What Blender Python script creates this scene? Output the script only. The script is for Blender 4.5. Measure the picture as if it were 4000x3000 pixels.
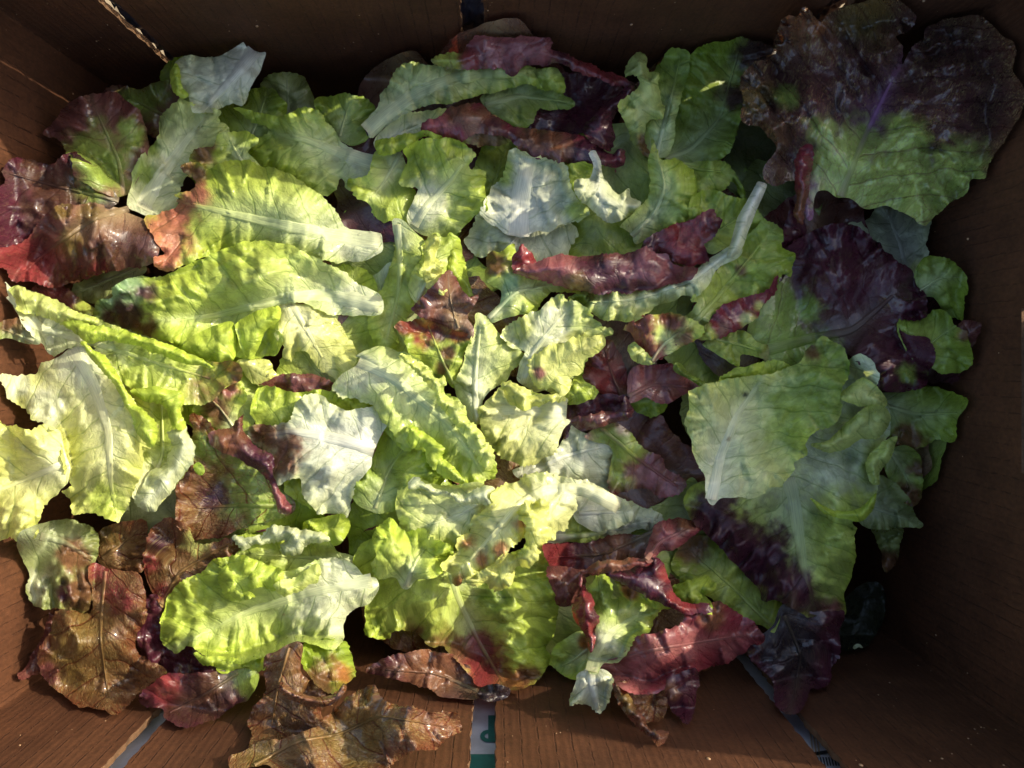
import bpy, bmesh, math, random
import numpy as np
from mathutils import Vector
from mathutils.geometry import delaunay_2d_cdt

# ------------------------------------------------------------------ camera, sky, sun, exposure
scene = bpy.context.scene
for o in list(bpy.data.objects): bpy.data.objects.remove(o)
col = scene.collection
F, CU, CV, CZ = 2700.0, 1930.0, 1400.0, 0.56      # focal length in photo pixels, nadir pixel, camera height (m)
cam_d = bpy.data.cameras.new('camera'); cam = bpy.data.objects.new('camera', cam_d); col.objects.link(cam)
cam.location = (0, 0, CZ)
cam_d.sensor_width = 36; cam_d.lens = 36 * F / 4000
cam_d.shift_x = (2000 - CU) / 4000; cam_d.shift_y = (CV - 1500) / 4000
cam_d.clip_start = .01; cam_d.clip_end = 200
scene.camera = cam
SUN = Vector((.150, .072, .085)).normalized()
elev = math.asin(SUN.z); azim = math.atan2(SUN.x, SUN.y)
w = bpy.data.worlds.new('World'); scene.world = w; w.use_nodes = True
nt = w.node_tree; bg = nt.nodes['Background']
sky = nt.nodes.new('ShaderNodeTexSky'); sky.sky_type = 'NISHITA'; sky.sun_disc = False
sky.sun_elevation = elev; sky.sun_rotation = azim; sky.dust_density = 3; sky.ozone_density = .6
nt.links.new(sky.outputs[0], bg.inputs[0]); bg.inputs[1].default_value = .15
sl = bpy.data.lights.new('sun', 'SUN'); sl.energy = 2.9; sl.angle = math.radians(.7); sl.color = (1, .91, .70)
so = bpy.data.objects.new('sun', sl); col.objects.link(so); so.rotation_euler = SUN.to_track_quat('Z', 'Y').to_euler()
scene.view_settings.view_transform = 'Standard'; scene.view_settings.look = 'None'
scene.view_settings.exposure = 1.0; scene.view_settings.gamma = 1
scene.render.engine = 'CYCLES'
scene.cycles.max_bounces = 7; scene.cycles.transmission_bounces = 5; scene.cycles.diffuse_bounces = 4; scene.cycles.glossy_bounces = 2

rng = np.random.RandomState(7); random.seed(7)

# ------------------------------------------------------------------ helpers
def tag(o, label=None, cat=None, group=None, kind=None):
    for k, v in (('label', label), ('category', cat), ('group', group), ('kind', kind)):
        if v: o[k] = v
    return o
def link(name, me, parent=None, mat=None):
    o = bpy.data.objects.new(name, me); col.objects.link(o)
    if parent: o.parent = parent; o.matrix_parent_inverse = parent.matrix_basis.inverted()
    if mat: me.materials.append(mat)
    return o
def empty(name, loc):
    o = bpy.data.objects.new(name, None); o.location = loc; o.empty_display_size = .01; col.objects.link(o); return o
def proj(U, V, Z):
    d = CZ - Z
    return (U - CU) * d / F, (CV - V) * d / F, Z
_perm = np.random.RandomState(3).permutation(4096)
def _h(ix, iy): return _perm[(_perm[ix & 4095] + iy) & 4095] / 4095.0
_ang = np.random.RandomState(5).uniform(0, 2*math.pi, 4096); _gx, _gy = np.cos(_ang), np.sin(_ang)
def noise(x, y):
    """gradient noise, about -1..1, lattice turned away from the axes"""
    x = np.asarray(x, float); y = np.asarray(y, float) + .37; x, y = x*.8+y*.6, y*.8-x*.6
    xi = np.floor(x).astype(int); yi = np.floor(y).astype(int); fx = x - xi; fy = y - yi
    ux = fx*fx*fx*(fx*(fx*6-15)+10); uy = fy*fy*fy*(fy*(fy*6-15)+10)
    def g(i, j, a, b):
        k = _perm[(_perm[i & 4095] + j) & 4095]; return _gx[k]*a + _gy[k]*b
    a = g(xi, yi, fx, fy); b = g(xi+1, yi, fx-1, fy); c = g(xi, yi+1, fx, fy-1); d = g(xi+1, yi+1, fx-1, fy-1)
    return np.clip(((a*(1-ux)+b*ux)*(1-uy) + (c*(1-ux)+d*ux)*uy) * 1.55, -1, 1)
def sm(e0, e1, x):
    t = np.clip((x - e0) / (e1 - e0), 0, 1); return t*t*(3-2*t)

# ------------------------------------------------------------------ node helpers / materials
class NG:
    def __init__(s, m):
        m.use_nodes = True; s.t = m.node_tree; s.n = s.t.nodes; s.l = s.t.links; s.n.clear()
    def new(s, typ, **kw):
        n = s.n.new(typ)
        for k, v in kw.items(): setattr(n, k, v)
        return n
    def put(s, sock, v):
        if isinstance(v, bpy.types.NodeSocket): s.l.new(v, sock)
        elif v is not None:
            try: sock.default_value = v
            except Exception: sock.default_value = (*v, 1)
    def math(s, op, a, b=None, c=None, clamp=False):
        n = s.new('ShaderNodeMath', operation=op); n.use_clamp = clamp
        s.put(n.inputs[0], a); s.put(n.inputs[1], b)
        if c is not None: s.put(n.inputs[2], c)
        return n.outputs[0]
    def mix(s, f, a, b, bt='MIX'):
        n = s.new('ShaderNodeMix', data_type='RGBA', blend_type=bt); n.clamp_factor = True
        s.put(n.inputs[0], f); s.put(n.inputs[6], a); s.put(n.inputs[7], b); return n.outputs[2]
    def ramp(s, x, a, b, lo=0., hi=1.):
        n = s.new('ShaderNodeMapRange', interpolation_type='SMOOTHSTEP'); s.put(n.inputs[0], x)
        for i, v in enumerate((a, b, lo, hi)): n.inputs[i+1].default_value = v
        return n.outputs[0]
    def noise(s, vec, scale, detail=3, rough=.55, dist=0):
        n = s.new('ShaderNodeTexNoise', noise_dimensions=getattr(s, 'dim', '3D')); s.put(n.inputs['Vector'], vec); n.inputs['Scale'].default_value = scale
        n.inputs['Detail'].default_value = detail; n.inputs['Roughness'].default_value = rough; n.inputs['Distortion'].default_value = dist
        return n.outputs[0]
    def vmath(s, op, a, b=None, scale=None):
        n = s.new('ShaderNodeVectorMath', operation=op); s.put(n.inputs[0], a)
        if b is not None: s.put(n.inputs[1], b)
        if scale is not None: n.inputs['Scale'].default_value = scale
        return n.outputs[0]
    def xyz(s, v):
        n = s.new('ShaderNodeSeparateXYZ'); s.put(n.inputs[0], v); return n.outputs
    def comb(s, x, y, z):
        n = s.new('ShaderNodeCombineXYZ')
        for i, v in enumerate((x, y, z)): s.put(n.inputs[i], v)
        return n.outputs[0]

def leaf_mat(name, vein=(.70, .80, .62), vs=.7, speck=0., rough=.36, trans=.31, coat=.35, tcol=(1.05, 1.05, .5), bump=.5, spec=.5):
    m = bpy.data.materials.new(name); g = NG(m)
    a = g.new('ShaderNodeAttribute', attribute_name='col'); c = a.outputs['Color']
    lc = g.new('ShaderNodeAttribute', attribute_name='lc').outputs['Vector']
    x, y, z = g.xyz(lc)
    lc = g.comb(g.math('ADD', x, g.math('MULTIPLY', z, 3.1)), g.math('ADD', y, z), 0.)
    g.dim = '2D'
    # secondary veins: arcs leaving the midrib
    side = g.math('MULTIPLY', g.math('GREATER_THAN', y, 0.), .5)
    ph = g.math('ADD', g.math('DIVIDE', x, 1.75), side)
    fr = g.math('FRACT', g.math('ADD', ph, 100.))
    d1 = g.math('MULTIPLY', g.math('SUBTRACT', .5, g.math('ABSOLUTE', g.math('SUBTRACT', fr, .5))), 1.75)
    v1 = g.ramp(d1, .02, .085, 1, 0)
    # reticulate small veins
    wob = g.noise(lc, 1.3, 2)
    lw = g.vmath('ADD', lc, g.vmath('SCALE', g.comb(wob, wob, 0.), scale=.5))
    vo = g.new('ShaderNodeTexVoronoi', feature='DISTANCE_TO_EDGE', voronoi_dimensions='2D'); g.put(vo.inputs['Vector'], lw); vo.inputs['Scale'].default_value = 1.05
    v2 = g.ramp(vo.outputs['Distance'], .0, .06, 1, 0)
    vo3 = g.new('ShaderNodeTexVoronoi', feature='DISTANCE_TO_EDGE', voronoi_dimensions='2D'); g.put(vo3.inputs['Vector'], lw); vo3.inputs['Scale'].default_value = 3.2
    v3 = g.ramp(vo3.outputs['Distance'], .0, .09, 1, 0)
    v = g.math('MAXIMUM', g.math('MULTIPLY', v1, .9), g.math('MULTIPLY', v2, .55)); v = g.math('MAXIMUM', v, g.math('MULTIPLY', v3, .14))
    n1 = g.noise(lc, 1.1, 4, .6)
    c = g.mix(1., c, g.comb(*[g.ramp(n1, .3, .72, .82, 1.16)]*3), 'MULTIPLY')
    if speck:
        n2 = g.noise(g.vmath('MULTIPLY', lc, (1.5, 4., 1.)), 3.2, 3, .7, .6)
        n3 = g.noise(lc, .8, 2)
        f = g.math('MULTIPLY', g.math('MULTIPLY', g.ramp(n2, .53, .62), g.ramp(n3, .3, .55)), speck)
        c = g.mix(f, c, (.40, .31, .13, 1))
    cv = g.mix(g.math('MULTIPLY', v, vs), c, g.mix(1., c, (*vein, 1), 'MULTIPLY'))
    fine = g.noise(lc, 5., 4, .6)
    va = g.math('MAXIMUM', v1, g.math('MULTIPLY', v2, .45))
    ht = g.math('ADD', g.math('MULTIPLY', g.math('SUBTRACT', 1., va), .45), g.math('MULTIPLY', fine, .9))
    b = g.new('ShaderNodeBump'); b.inputs['Strength'].default_value = bump; b.inputs['Distance'].default_value = .0011
    g.put(b.inputs['Height'], ht)
    p = g.new('ShaderNodeBsdfPrincipled'); g.put(p.inputs['Base Color'], cv); g.put(p.inputs['Normal'], b.outputs[0])
    wet = g.noise(lc, 1.7, 4, .65)
    g.put(p.inputs['Roughness'], g.ramp(wet, .35, .65, rough + .14, rough - .12))
    p.inputs['Specular IOR Level'].default_value = spec
    wet2 = g.noise(lc, .55, 5, .62)
    g.put(p.inputs['Coat Weight'], g.ramp(wet2, .49, .56, coat*.06, coat)); p.inputs['Coat Roughness'].default_value = .07
    tr = g.new('ShaderNodeBsdfTranslucent'); g.put(tr.inputs['Color'], g.mix(1., cv, (*tcol, 1), 'MULTIPLY')); g.put(tr.inputs['Normal'], b.outputs[0])
    mx = g.new('ShaderNodeMixShader'); mx.inputs[0].default_value = trans
    g.l.new(p.outputs[0], mx.inputs[1]); g.l.new(tr.outputs[0], mx.inputs[2])
    out = g.new('ShaderNodeOutputMaterial'); g.l.new(mx.outputs[0], out.inputs[0])
    return m
def rib_mat():
    m = bpy.data.materials.new('midrib'); g = NG(m)
    c = g.new('ShaderNodeAttribute', attribute_name='col').outputs['Color']
    lc = g.new('ShaderNodeAttribute', attribute_name='lc').outputs['Vector']
    st = g.noise(g.vmath('MULTIPLY', lc, (.5, 14., 1.)), 1.6, 3, .6)
    cr = g.noise(g.vmath('MULTIPLY', lc, (5., 2., 1.)), 1.6, 2, .6)
    c = g.mix(1., c, g.comb(*[g.ramp(st, .3, .7, .84, 1.1)]*3), 'MULTIPLY')
    b = g.new('ShaderNodeBump'); b.inputs['Strength'].default_value = .5; b.inputs['Distance'].default_value = .0008
    g.put(b.inputs['Height'], g.math('ADD', st, g.math('MULTIPLY', cr, .25)))
    p = g.new('ShaderNodeBsdfPrincipled'); g.put(p.inputs['Base Color'], c); g.put(p.inputs['Normal'], b.outputs[0]); p.inputs['Roughness'].default_value = .33
    tr = g.new('ShaderNodeBsdfTranslucent'); g.put(tr.inputs['Color'], c)
    mx = g.new('ShaderNodeMixShader'); mx.inputs[0].default_value = .25
    g.l.new(p.outputs[0], mx.inputs[1]); g.l.new(tr.outputs[0], mx.inputs[2])
    out = g.new('ShaderNodeOutputMaterial'); g.l.new(mx.outputs[0], out.inputs[0])
    return m
M = dict(
    pale=leaf_mat('pale_leaf', vein=(.50, .60, .38), vs=.65),
    green=leaf_mat('green_leaf', vein=(.55, .66, .42), vs=.6, rough=.30, trans=.33, tcol=(1.0, 1.0, .3)),
    white=leaf_mat('white_leaf', vein=(.58, .64, .50), vs=.7, trans=.26, tcol=(1., 1., .7), rough=.36),
    red=leaf_mat('red_leaf', vein=(.55, .35, .4), vs=.5, spec=.5, speck=.12, rough=.34, trans=.22, coat=1., tcol=(1.45, .5, .4), bump=.45),
    speckled=leaf_mat('speckled_leaf', vein=(.45, .2, .3), vs=.6, spec=.7, speck=.6, rough=.30, trans=.12, coat=1., tcol=(1.1, .7, .3), bump=.7),
    bronze=leaf_mat('bronze_leaf', vein=(.55, .16, .16), vs=.85, spec=.5, speck=.5, rough=.33, trans=.20, coat=.9, tcol=(1.2, .75, .2), bump=.8),
)
RIBM = rib_mat()
# base, margin and rib colours of each kind of leaf (and which material)
KIND = {
    'lime':   ((.50, .60, .10), (.45, .57, .065), (.68, .74, .44), 'pale'),
    'pale':   ((.64, .70, .27), (.58, .66, .16), (.76, .79, .58), 'pale'),
    'yellow': ((.71, .72, .26), (.67, .70, .18), (.79, .80, .52), 'pale'),
    'white':  ((.64, .67, .48), (.58, .63, .31), (.70, .71, .60), 'white'),
    'green':  ((.33, .43, .06), (.27, .38, .038), (.48, .55, .26), 'green'),
    'dull':   ((.32, .36, .13), (.26, .30, .08), (.45, .5, .3), 'green'),
    'purple': ((.085, .018, .032), (.065, .012, .025), (.16, .13, .08), 'red'),
    'red':    ((.23, .030, .045), (.17, .020, .033), (.42, .22, .18), 'red'),
    'pink':   ((.40, .13, .12), (.36, .09, .10), (.5, .35, .25), 'red'),
    'brown':  ((.155, .058, .045), (.13, .040, .035), (.33, .24, .13), 'red'),
    'bronze': ((.145, .078, .026), (.145, .045, .022), (.28, .17, .07), 'bronze'),
    'speckled': ((.085, .030, .032), (.13, .060, .030), (.52, .22, .46), 'speckled'),
}
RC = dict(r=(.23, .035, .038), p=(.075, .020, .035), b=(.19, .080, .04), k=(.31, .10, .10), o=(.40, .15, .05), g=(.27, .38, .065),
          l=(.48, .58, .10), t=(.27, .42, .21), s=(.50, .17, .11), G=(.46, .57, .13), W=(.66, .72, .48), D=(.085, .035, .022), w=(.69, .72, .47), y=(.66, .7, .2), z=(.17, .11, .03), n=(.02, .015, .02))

# ------------------------------------------------------------------ support height map (what a falling leaf would land on)
CS = 16; GX0, GY0 = -400, -400; GW, GH = 300, 240
gu, gv = np.meshgrid(GX0 + (np.arange(GW) + .5) * CS, GY0 + (np.arange(GH) + .5) * CS)
BX, BYT, BYB, RIM = .2755, .195, -.195, .258       # inner half width, inner top and bottom walls, rim height
def interior(u, v):
    du = np.abs(u - CU); dv = v - CV
    zx = CZ - BX * F / np.maximum(du, 1); zt = CZ - BYT * F / np.maximum(-dv, 1); zb = CZ - (-BYB) * F / np.maximum(dv, 1)
    return np.clip(np.maximum(np.maximum(zx, zt), np.maximum(zb, 0)), 0, RIM)
PILE = np.array([(120, 900), (150, 600), (450, 380), (1000, 330), (1500, 300), (2200, 260), (2900, 260), (3500, 560), (3700, 1100), (3680, 1500),
                 (3450, 1900), (3250, 2300), (2950, 2600), (2500, 2700), (1800, 2700), (1300, 2720), (700, 2560), (400, 2420), (170, 2250), (60, 1700)], float)
def inpoly(px, py, poly):
    r = np.zeros(px.shape, bool); x, y = poly[:, 0], poly[:, 1]; j = len(poly) - 1
    for i in range(len(poly)):
        c = ((y[i] > py) != (y[j] > py)) & (px < (x[j]-x[i])*(py-y[i])/((y[j]-y[i]) or 1e-9) + x[i]); r ^= c; j = i
    return r
def seg_dist(px, py, poly, closed=True):
    """distance to a polyline, plus arc position, foot-of-perpendicular and side"""
    n = len(poly); best = np.full(px.shape, 1e18); arc = np.zeros(px.shape); side = np.zeros(px.shape); s0 = 0.
    for i in range(n if closed else n - 1):
        a = poly[i]; b = poly[(i+1) % n]; d = b - a; L = math.hypot(*d)
        if L < 1e-6: continue
        t = ((px-a[0])*d[0] + (py-a[1])*d[1]) / (L*L)
        lo = -1e9 if (not closed and i == 0) else 0.; hi = 1e9 if (not closed and i == n-2) else 1.
        t = np.clip(t, lo, hi)
        q = (px-a[0]-t*d[0])**2 + (py-a[1]-t*d[1])**2
        k = q < best; best = np.where(k, q, best); arc = np.where(k, s0 + t*L, arc)
        side = np.where(k, np.sign(d[0]*(py-a[1]) - d[1]*(px-a[0])), side); s0 += L
    return np.sqrt(best), arc, side, s0
Hm = interior(gu, gv) + .003
_in = inpoly(gu, gv, PILE); _d = seg_dist(gu, gv, PILE)[0]
Hm = np.where(_in, np.maximum(Hm, .075 + .05 * np.clip(_d / 700, 0, 1)), Hm)
def support():
    P = np.pad(Hm, 1, mode='edge')
    S = np.max([P[i:i+GH, j:j+GW] for i in range(3) for j in range(3)], axis=0)
    for _ in range(3):
        P = np.pad(S, 1, mode='edge'); S = sum(P[i:i+GH, j:j+GW] for i in range(3) for j in range(3)) / 9
    return S
def bil(S, u, v):
    x = np.clip((u-GX0)/CS - .5, 0, GW-1.001); y = np.clip((v-GY0)/CS - .5, 0, GH-1.001)
    i = x.astype(int); j = y.astype(int); fx = x-i; fy = y-j
    return (S[j, i]*(1-fx)+S[j, i+1]*fx)*(1-fy) + (S[j+1, i]*(1-fx)+S[j+1, i+1]*fx)*fy

def smooth_outline(pts, step, tooth, rib0, r):
    p = np.array(pts, float); n = len(p); out = []
    for i in range(n):
        p0, p1, p2, p3 = p[i-1], p[i], p[(i+1) % n], p[(i+2) % n]
        k = max(2, int(np.hypot(*(p2-p1)) / step))
        for t in np.arange(k) / k:
            c = .5*((2*p1)+(-p0+p2)*t+(2*p0-5*p1+4*p2-p3)*t*t+(-p0+3*p1-3*p2+p3)*t**3)
            out.append(c*.8 + (p1*(1-t)+p2*t)*.2)
    q = np.array(out)
    area = .5*np.sum(q[:, 0]*np.roll(q[:, 1], -1) - np.roll(q[:, 0], -1)*q[:, 1])
    tan = np.roll(q, -1, 0) - np.roll(q, 1, 0); ln = np.hypot(tan[:, 0], tan[:, 1]) + 1e-9
    nrm = np.stack([tan[:, 1], -tan[:, 0]], 1) / ln[:, None] * (1 if area > 0 else -1)
    s = np.concatenate([[0], np.cumsum(np.hypot(*(np.diff(q, axis=0).T)))]); sd = r.uniform(0, 500)
    fr = s/27. + 1.1*noise(s/70., s*0+sd); saw = (fr % 1.); saw = np.where(saw < .72, saw/.72, (1-saw)/.28)
    amp = tooth * (.45 + .55*noise(s/46., s*0+sd+9)).clip(.1, 1) * 1.35
    if rib0 is not None: amp = amp * sm(40, 190, np.hypot(q[:, 0]-rib0[0], q[:, 1]-rib0[1]))
    wav = tooth * .9 * noise(s/60., s*0+sd+30)
    return q + nrm * (amp*saw + wav)[:, None]

def make_mesh(name, U, V, Z, faces, lc, cc):
    me = bpy.data.meshes.new(name)
    X, Y, Zz = proj(U, V, Z)
    faces = np.asarray(faces, np.int32); nf = len(faces); k = faces.shape[1]
    me.vertices.add(len(U)); me.vertices.foreach_set('co', np.stack([X, Y, Zz], 1).astype(np.float32).ravel())
    me.loops.add(nf*k); me.loops.foreach_set('vertex_index', faces.ravel())
    me.polygons.add(nf); me.polygons.foreach_set('loop_start', np.arange(nf, dtype=np.int32)*k)
    me.update(calc_edges=True)
    me.polygons.foreach_set('use_smooth', np.ones(nf, bool))
    a = me.attributes.new('lc', 'FLOAT_VECTOR', 'POINT'); a.data.foreach_set('vector', lc.astype(np.float32).ravel())
    a = me.attributes.new('col', 'FLOAT_COLOR', 'POINT'); a.data.foreach_set('color', np.concatenate([cc, np.ones((len(cc), 1))], 1).astype(np.float32).ravel())
    return me

class Sheet:
    """one leaf sheet: outline in photo pixels, laid over the support so that it never cuts what lies below"""
    def __init__(s, pts, rib, kind, blobs=(), step=9, tooth=9, dome=5, ruf=4, puck=2.2, low=3.5, lift=0, tilt=(0, 0), vee=0, q=.80,
                 bumps=(), seed=0, ribw=1., clear=.0013, cs=1., under=False, ridge=1.):
        s.r = np.random.RandomState(seed); s.o = dict(dome=dome, ruf=ruf, puck=puck, low=low, tilt=tilt, vee=vee, bumps=bumps, under=under, ridge=ridge)
        s.kind = kind; s.blobs = blobs; s.seed = seed; s.ribw = ribw
        pts = np.array(pts, float); s.pts = pts
        if rib is None:
            c = pts.mean(0); u, sv, vt = np.linalg.svd(pts - c); t = (pts-c) @ vt[0]
            s.rib = np.array([c + vt[0]*t.min(), c, c + vt[0]*t.max()]); s.norib = True
        else: s.rib = np.array(rib, float); s.norib = False
        s.out = smooth_outline(pts, 7 if step < 12 else 12, tooth, None if s.norib else s.rib[0], s.r)
        lo, hi = s.out.min(0), s.out.max(0)
        xs = np.arange(lo[0], hi[0], step); ys = np.arange(lo[1], hi[1], step*.866)
        gx, gy = np.meshgrid(xs, ys); gx = gx + (np.arange(len(ys)) % 2)[:, None]*step*.5
        gx = gx.ravel(); gy = gy.ravel()
        k = inpoly(gx, gy, s.out); gx, gy = gx[k], gy[k]
        d = s.near(gx, gy)[0]; k = d > step*.55; gx, gy = gx[k], gy[k]
        n = len(s.out)
        vs = [Vector(p) for p in s.out] + [Vector((a, b)) for a, b in zip(gx, gy)]
        cv, _, cf, *_ = delaunay_2d_cdt(vs, [], [list(range(n))], 1, 1e-4)
        s.U = np.array([p[0] for p in cv]); s.V = np.array([p[1] for p in cv])
        s.faces = [(f[0], f[2], f[1]) for f in cf if len(f) == 3]
        sh = s.shape(s.U, s.V)
        s.S = support(); sup = bil(s.S, s.U, s.V)
        s.base = np.quantile(sup - sh, q) + lift*.001 + clear; s.clear = clear
        s.Z = s.height(s.U, s.V, sh)
    def near(s, u, v):
        # chunked nearest distance to the dense outline (vertex based), with arc index
        P = s.out; D = np.empty(len(u)); I = np.empty(len(u), int)
        for i in range(0, len(u), 4000):
            a = (u[i:i+4000, None]-P[None, :, 0])**2 + (v[i:i+4000, None]-P[None, :, 1])**2
            I[i:i+4000] = a.argmin(1); D[i:i+4000] = np.sqrt(a.min(1))
        return D, I
    def coords(s, u, v):
        d, arc, side, L = seg_dist(u, v, s.rib, closed=False)
        return arc*.016, d*side*.016, L*.016
    def phase(s, a, b):
        sd = s.seed*1.37
        return a - np.abs(b)*.62 + .010*b*b + .35*noise(a*.35+sd, b*.35) + .16*noise(a*1.1+sd, b*1.1)
    def shape(s, u, v):
        o = s.o; d, idx = s.near(u, v); dm = max(30, np.quantile(d, .97)); dn = np.clip(d/dm, 0, 1)
        a, b, L = s.coords(u, v); x = s.phase(a, b); sd = s.seed*3.1
        h = .65*o['dome']*(1-(1-dn)**2)
        arc = idx/len(s.out)*len(s.out)*7.
        per = 62. + 20*math.sin(s.seed)
        stk = (.12+.88*sm(.04, .38, a/max(L, .1))) if not s.norib else 1.
        h = h + 1.5*stk*o['ruf']*np.exp(-d/75.)*(1.25*noise(arc/per, arc*0+sd) + .5*noise(arc/(per*.45), arc*0+sd+7))
        sec = sm(.05, .5, noise(arc/240., arc*0+sd+21)); h = h + 9.*(dm/(dm+60.))*sec*stk*np.exp(-(d/52.)**1.3) - 3.*sec*stk*np.exp(-((d-95.)/45.)**2)
        # quilted puckers between veins
        ph = x/1.75 + np.where(b > 0, .5, 0.); q1 = np.abs(np.sin(np.pi*ph))**.75 * (.62+.38*noise(x*.5+sd, b*.5))
        q2 = 1-np.abs(noise(x*.85+sd, b*.85+5))*1.7; q3 = 1-np.abs(noise(x*1.9+sd, b*1.9+5))*1.7
        wc = (.50*s.ribw if not s.norib else .2)*(1-.75*np.clip(a/max(L, .1), 0, 1)); env = sm(wc, wc+1.3, np.abs(b)) * (.65 + .5*noise(a*.28+sd, b*.28+2))
        h = h + o['puck']*env*stk*(.85*o['ridge']*q1 + 1.1*q2 + .22*q3)
        h = h + o['low']*(.4+.6*stk)*(2.9*noise(u/270.+sd, v/270.) + .35*noise(u/115.+sd, v/115.+4))
        tx, ty = 8*math.sin(s.seed*2.7), 8*math.cos(s.seed*4.1); h = h + (tx*(u-s.pts[:, 0].mean()) + ty*(v-s.pts[:, 1].mean()))/500
        h = h + o['vee']*np.abs(b) + o['tilt'][0]*(u-s.pts[:, 0].mean())/1000 + o['tilt'][1]*(v-s.pts[:, 1].mean())/1000
        if not s.norib:
            rb = np.exp(-(b/(.32*s.ribw+.05))**2) * sm(1.05, .3, a/max(L, .1))
            h = h + (1.0 if o['under'] else -1.3)*rb*s.ribw
        for bx, by, br, bh in o['bumps']: h = h + bh*np.exp(-((u-bx)**2+(v-by)**2)/(br*br))
        return h*.001
    def height(s, u, v, sh=None):
        if sh is None: sh = s.shape(u, v)
        A = s.base + sh; B = bil(s.S, u, v) + s.clear; k = .003
        m = np.maximum(A, B); hh = np.maximum(k-np.abs(A-B), 0)/k
        return m + hh*hh*k/4
    def colour(s, u, v):
        mid, edg, rib, mt = [np.array(x) if not isinstance(x, str) else x for x in KIND[s.kind]]
        d, _ = s.near(u, v); a, b, L = s.coords(u, v); sd = s.seed*2.3
        n = noise(u/120.+sd, v/120.); n2 = noise(u/40.+sd, v/40.+3); n3 = noise(u/14.+sd, v/14.+8)
        e = np.exp(-np.maximum(d, 0)/70.)*(.8+.3*n); c = mid + (edg-mid)*np.clip(e, 0, 1)[:, None]
        if not s.norib:
            wr = sm(1.1, 0, a/max(L, .1)); f = np.exp(-np.abs(b)/(.25+1.25*wr*s.ribw))*(.35+.65*wr)
            c = c + (rib-c)*np.clip(f*1.05, 0, 1)[:, None]
        c = c*(1+.10*n+.06*n2)[:, None]
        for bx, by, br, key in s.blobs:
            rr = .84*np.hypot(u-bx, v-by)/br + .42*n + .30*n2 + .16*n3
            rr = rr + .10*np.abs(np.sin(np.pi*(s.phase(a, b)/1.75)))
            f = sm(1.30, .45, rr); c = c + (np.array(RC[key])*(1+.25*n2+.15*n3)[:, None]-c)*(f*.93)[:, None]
        if s.kind in ('pale', 'lime', 'yellow', 'white'):     # small rust marks
            f = sm(.80, .92, noise(u/13.+sd, v/13.))*sm(.45, .7, noise(u/170.+sd*2, v/170.))
            c = c + (np.array((.42, .20, .08))-c)*(f*.55)[:, None]
        return np.clip(c, .003, .86)
    def commit(s):
        i = ((s.U-GX0)/CS).astype(int).clip(0, GW-1); j = ((s.V-GY0)/CS).astype(int).clip(0, GH-1)
        np.maximum.at(Hm, (j, i), s.Z)
    def mesh(s, name):
        a, b, L = s.coords(s.U, s.V)
        lc = np.stack([s.phase(a, b), b, a*0+s.seed*3.7], 1)
        return make_mesh(name, s.U, s.V, s.Z, s.faces, lc, s.colour(s.U, s.V))
    def ribmesh(s, w0, w1, hgt):
        w0 *= 1.2; w1 *= 1.2
        P = s.rib; seg = np.hypot(*np.diff(P, axis=0).T); cum = np.concatenate([[0], np.cumsum(seg)]); L = cum[-1]
        t = np.arange(0, L, 9.); q = np.stack([np.interp(t, cum, P[:, 0]), np.interp(t, cum, P[:, 1])], 1)
        for _ in range(12): q[1:-1] = (q[:-2]+q[1:-1]*2+q[2:])/4
        tn = np.gradient(q, axis=0); tn /= np.hypot(tn[:, 0], tn[:, 1])[:, None]+1e-9; nr = np.stack([-tn[:, 1], tn[:, 0]], 1)
        f = t/L; wd = w0*(1-f)**.9 + w1*f; wd = wd*(1+.10*noise(t/60., t*0+s.seed)); K = 9
        th = np.linspace(-1, 1, K); U = q[:, None, 0]+nr[:, None, 0]*wd[:, None]*th; V = q[:, None, 1]+nr[:, None, 1]*wd[:, None]*th
        Z = s.height(U.ravel(), V.ravel()).reshape(U.shape)
        Zc = Z[:, K//2:K//2+1]
        Z = np.maximum(Z, Zc - .0003*wd[:, None]/20*np.abs(th)) + (np.cos(th*np.pi/2)**1.5*hgt*(wd[:, None]/w0) + .00005)
        Z[:, 0] -= .0006; Z[:, -1] -= .0006
        n = len(t); F_ = []
        for i in range(n-1):
            for k in range(K-1):
                p = i*K+k; F_.append((p, p+K, p+K+1, p+1))
        F_ = [tuple(x) for x in F_]
        rib = np.array(KIND[s.kind][2]); mid = np.array(KIND[s.kind][0]); ff = (np.repeat(f, K)[:, None])**1.6
        c = rib*(1-ff*.9) + mid*ff*.9
        if s.kind == 'speckled': c = rib*(1-ff*.2) + mid*ff*.2
        u, v = U.ravel(), V.ravel()
        bc = s.colour(u, v); wt = (np.tile(np.cos(th*np.pi/2)**.8, n)*(1-.75*np.repeat(f, K)**2))[:, None]; c = bc + (c-bc)*wt
        for bx, by, br, key in s.blobs:
            g = sm(1.1, .7, np.hypot(u-bx, v-by)/br); c = c + (np.array(RC[key])-c)*(g*.5)[:, None]
        # torn, slightly oxidised end
        e = np.exp(-np.repeat(t, K)/14.)*.35; c = c + (np.array((.45, .33, .2))-c)*e[:, None]
        lc = np.stack([np.repeat(t, K)*.016, np.tile(th, n)*np.repeat(wd, K)*.016, np.full(n*K, s.seed*1.9)], 1)
        return make_mesh('midrib', u, v, Z.ravel(), F_, lc, c)

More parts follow.
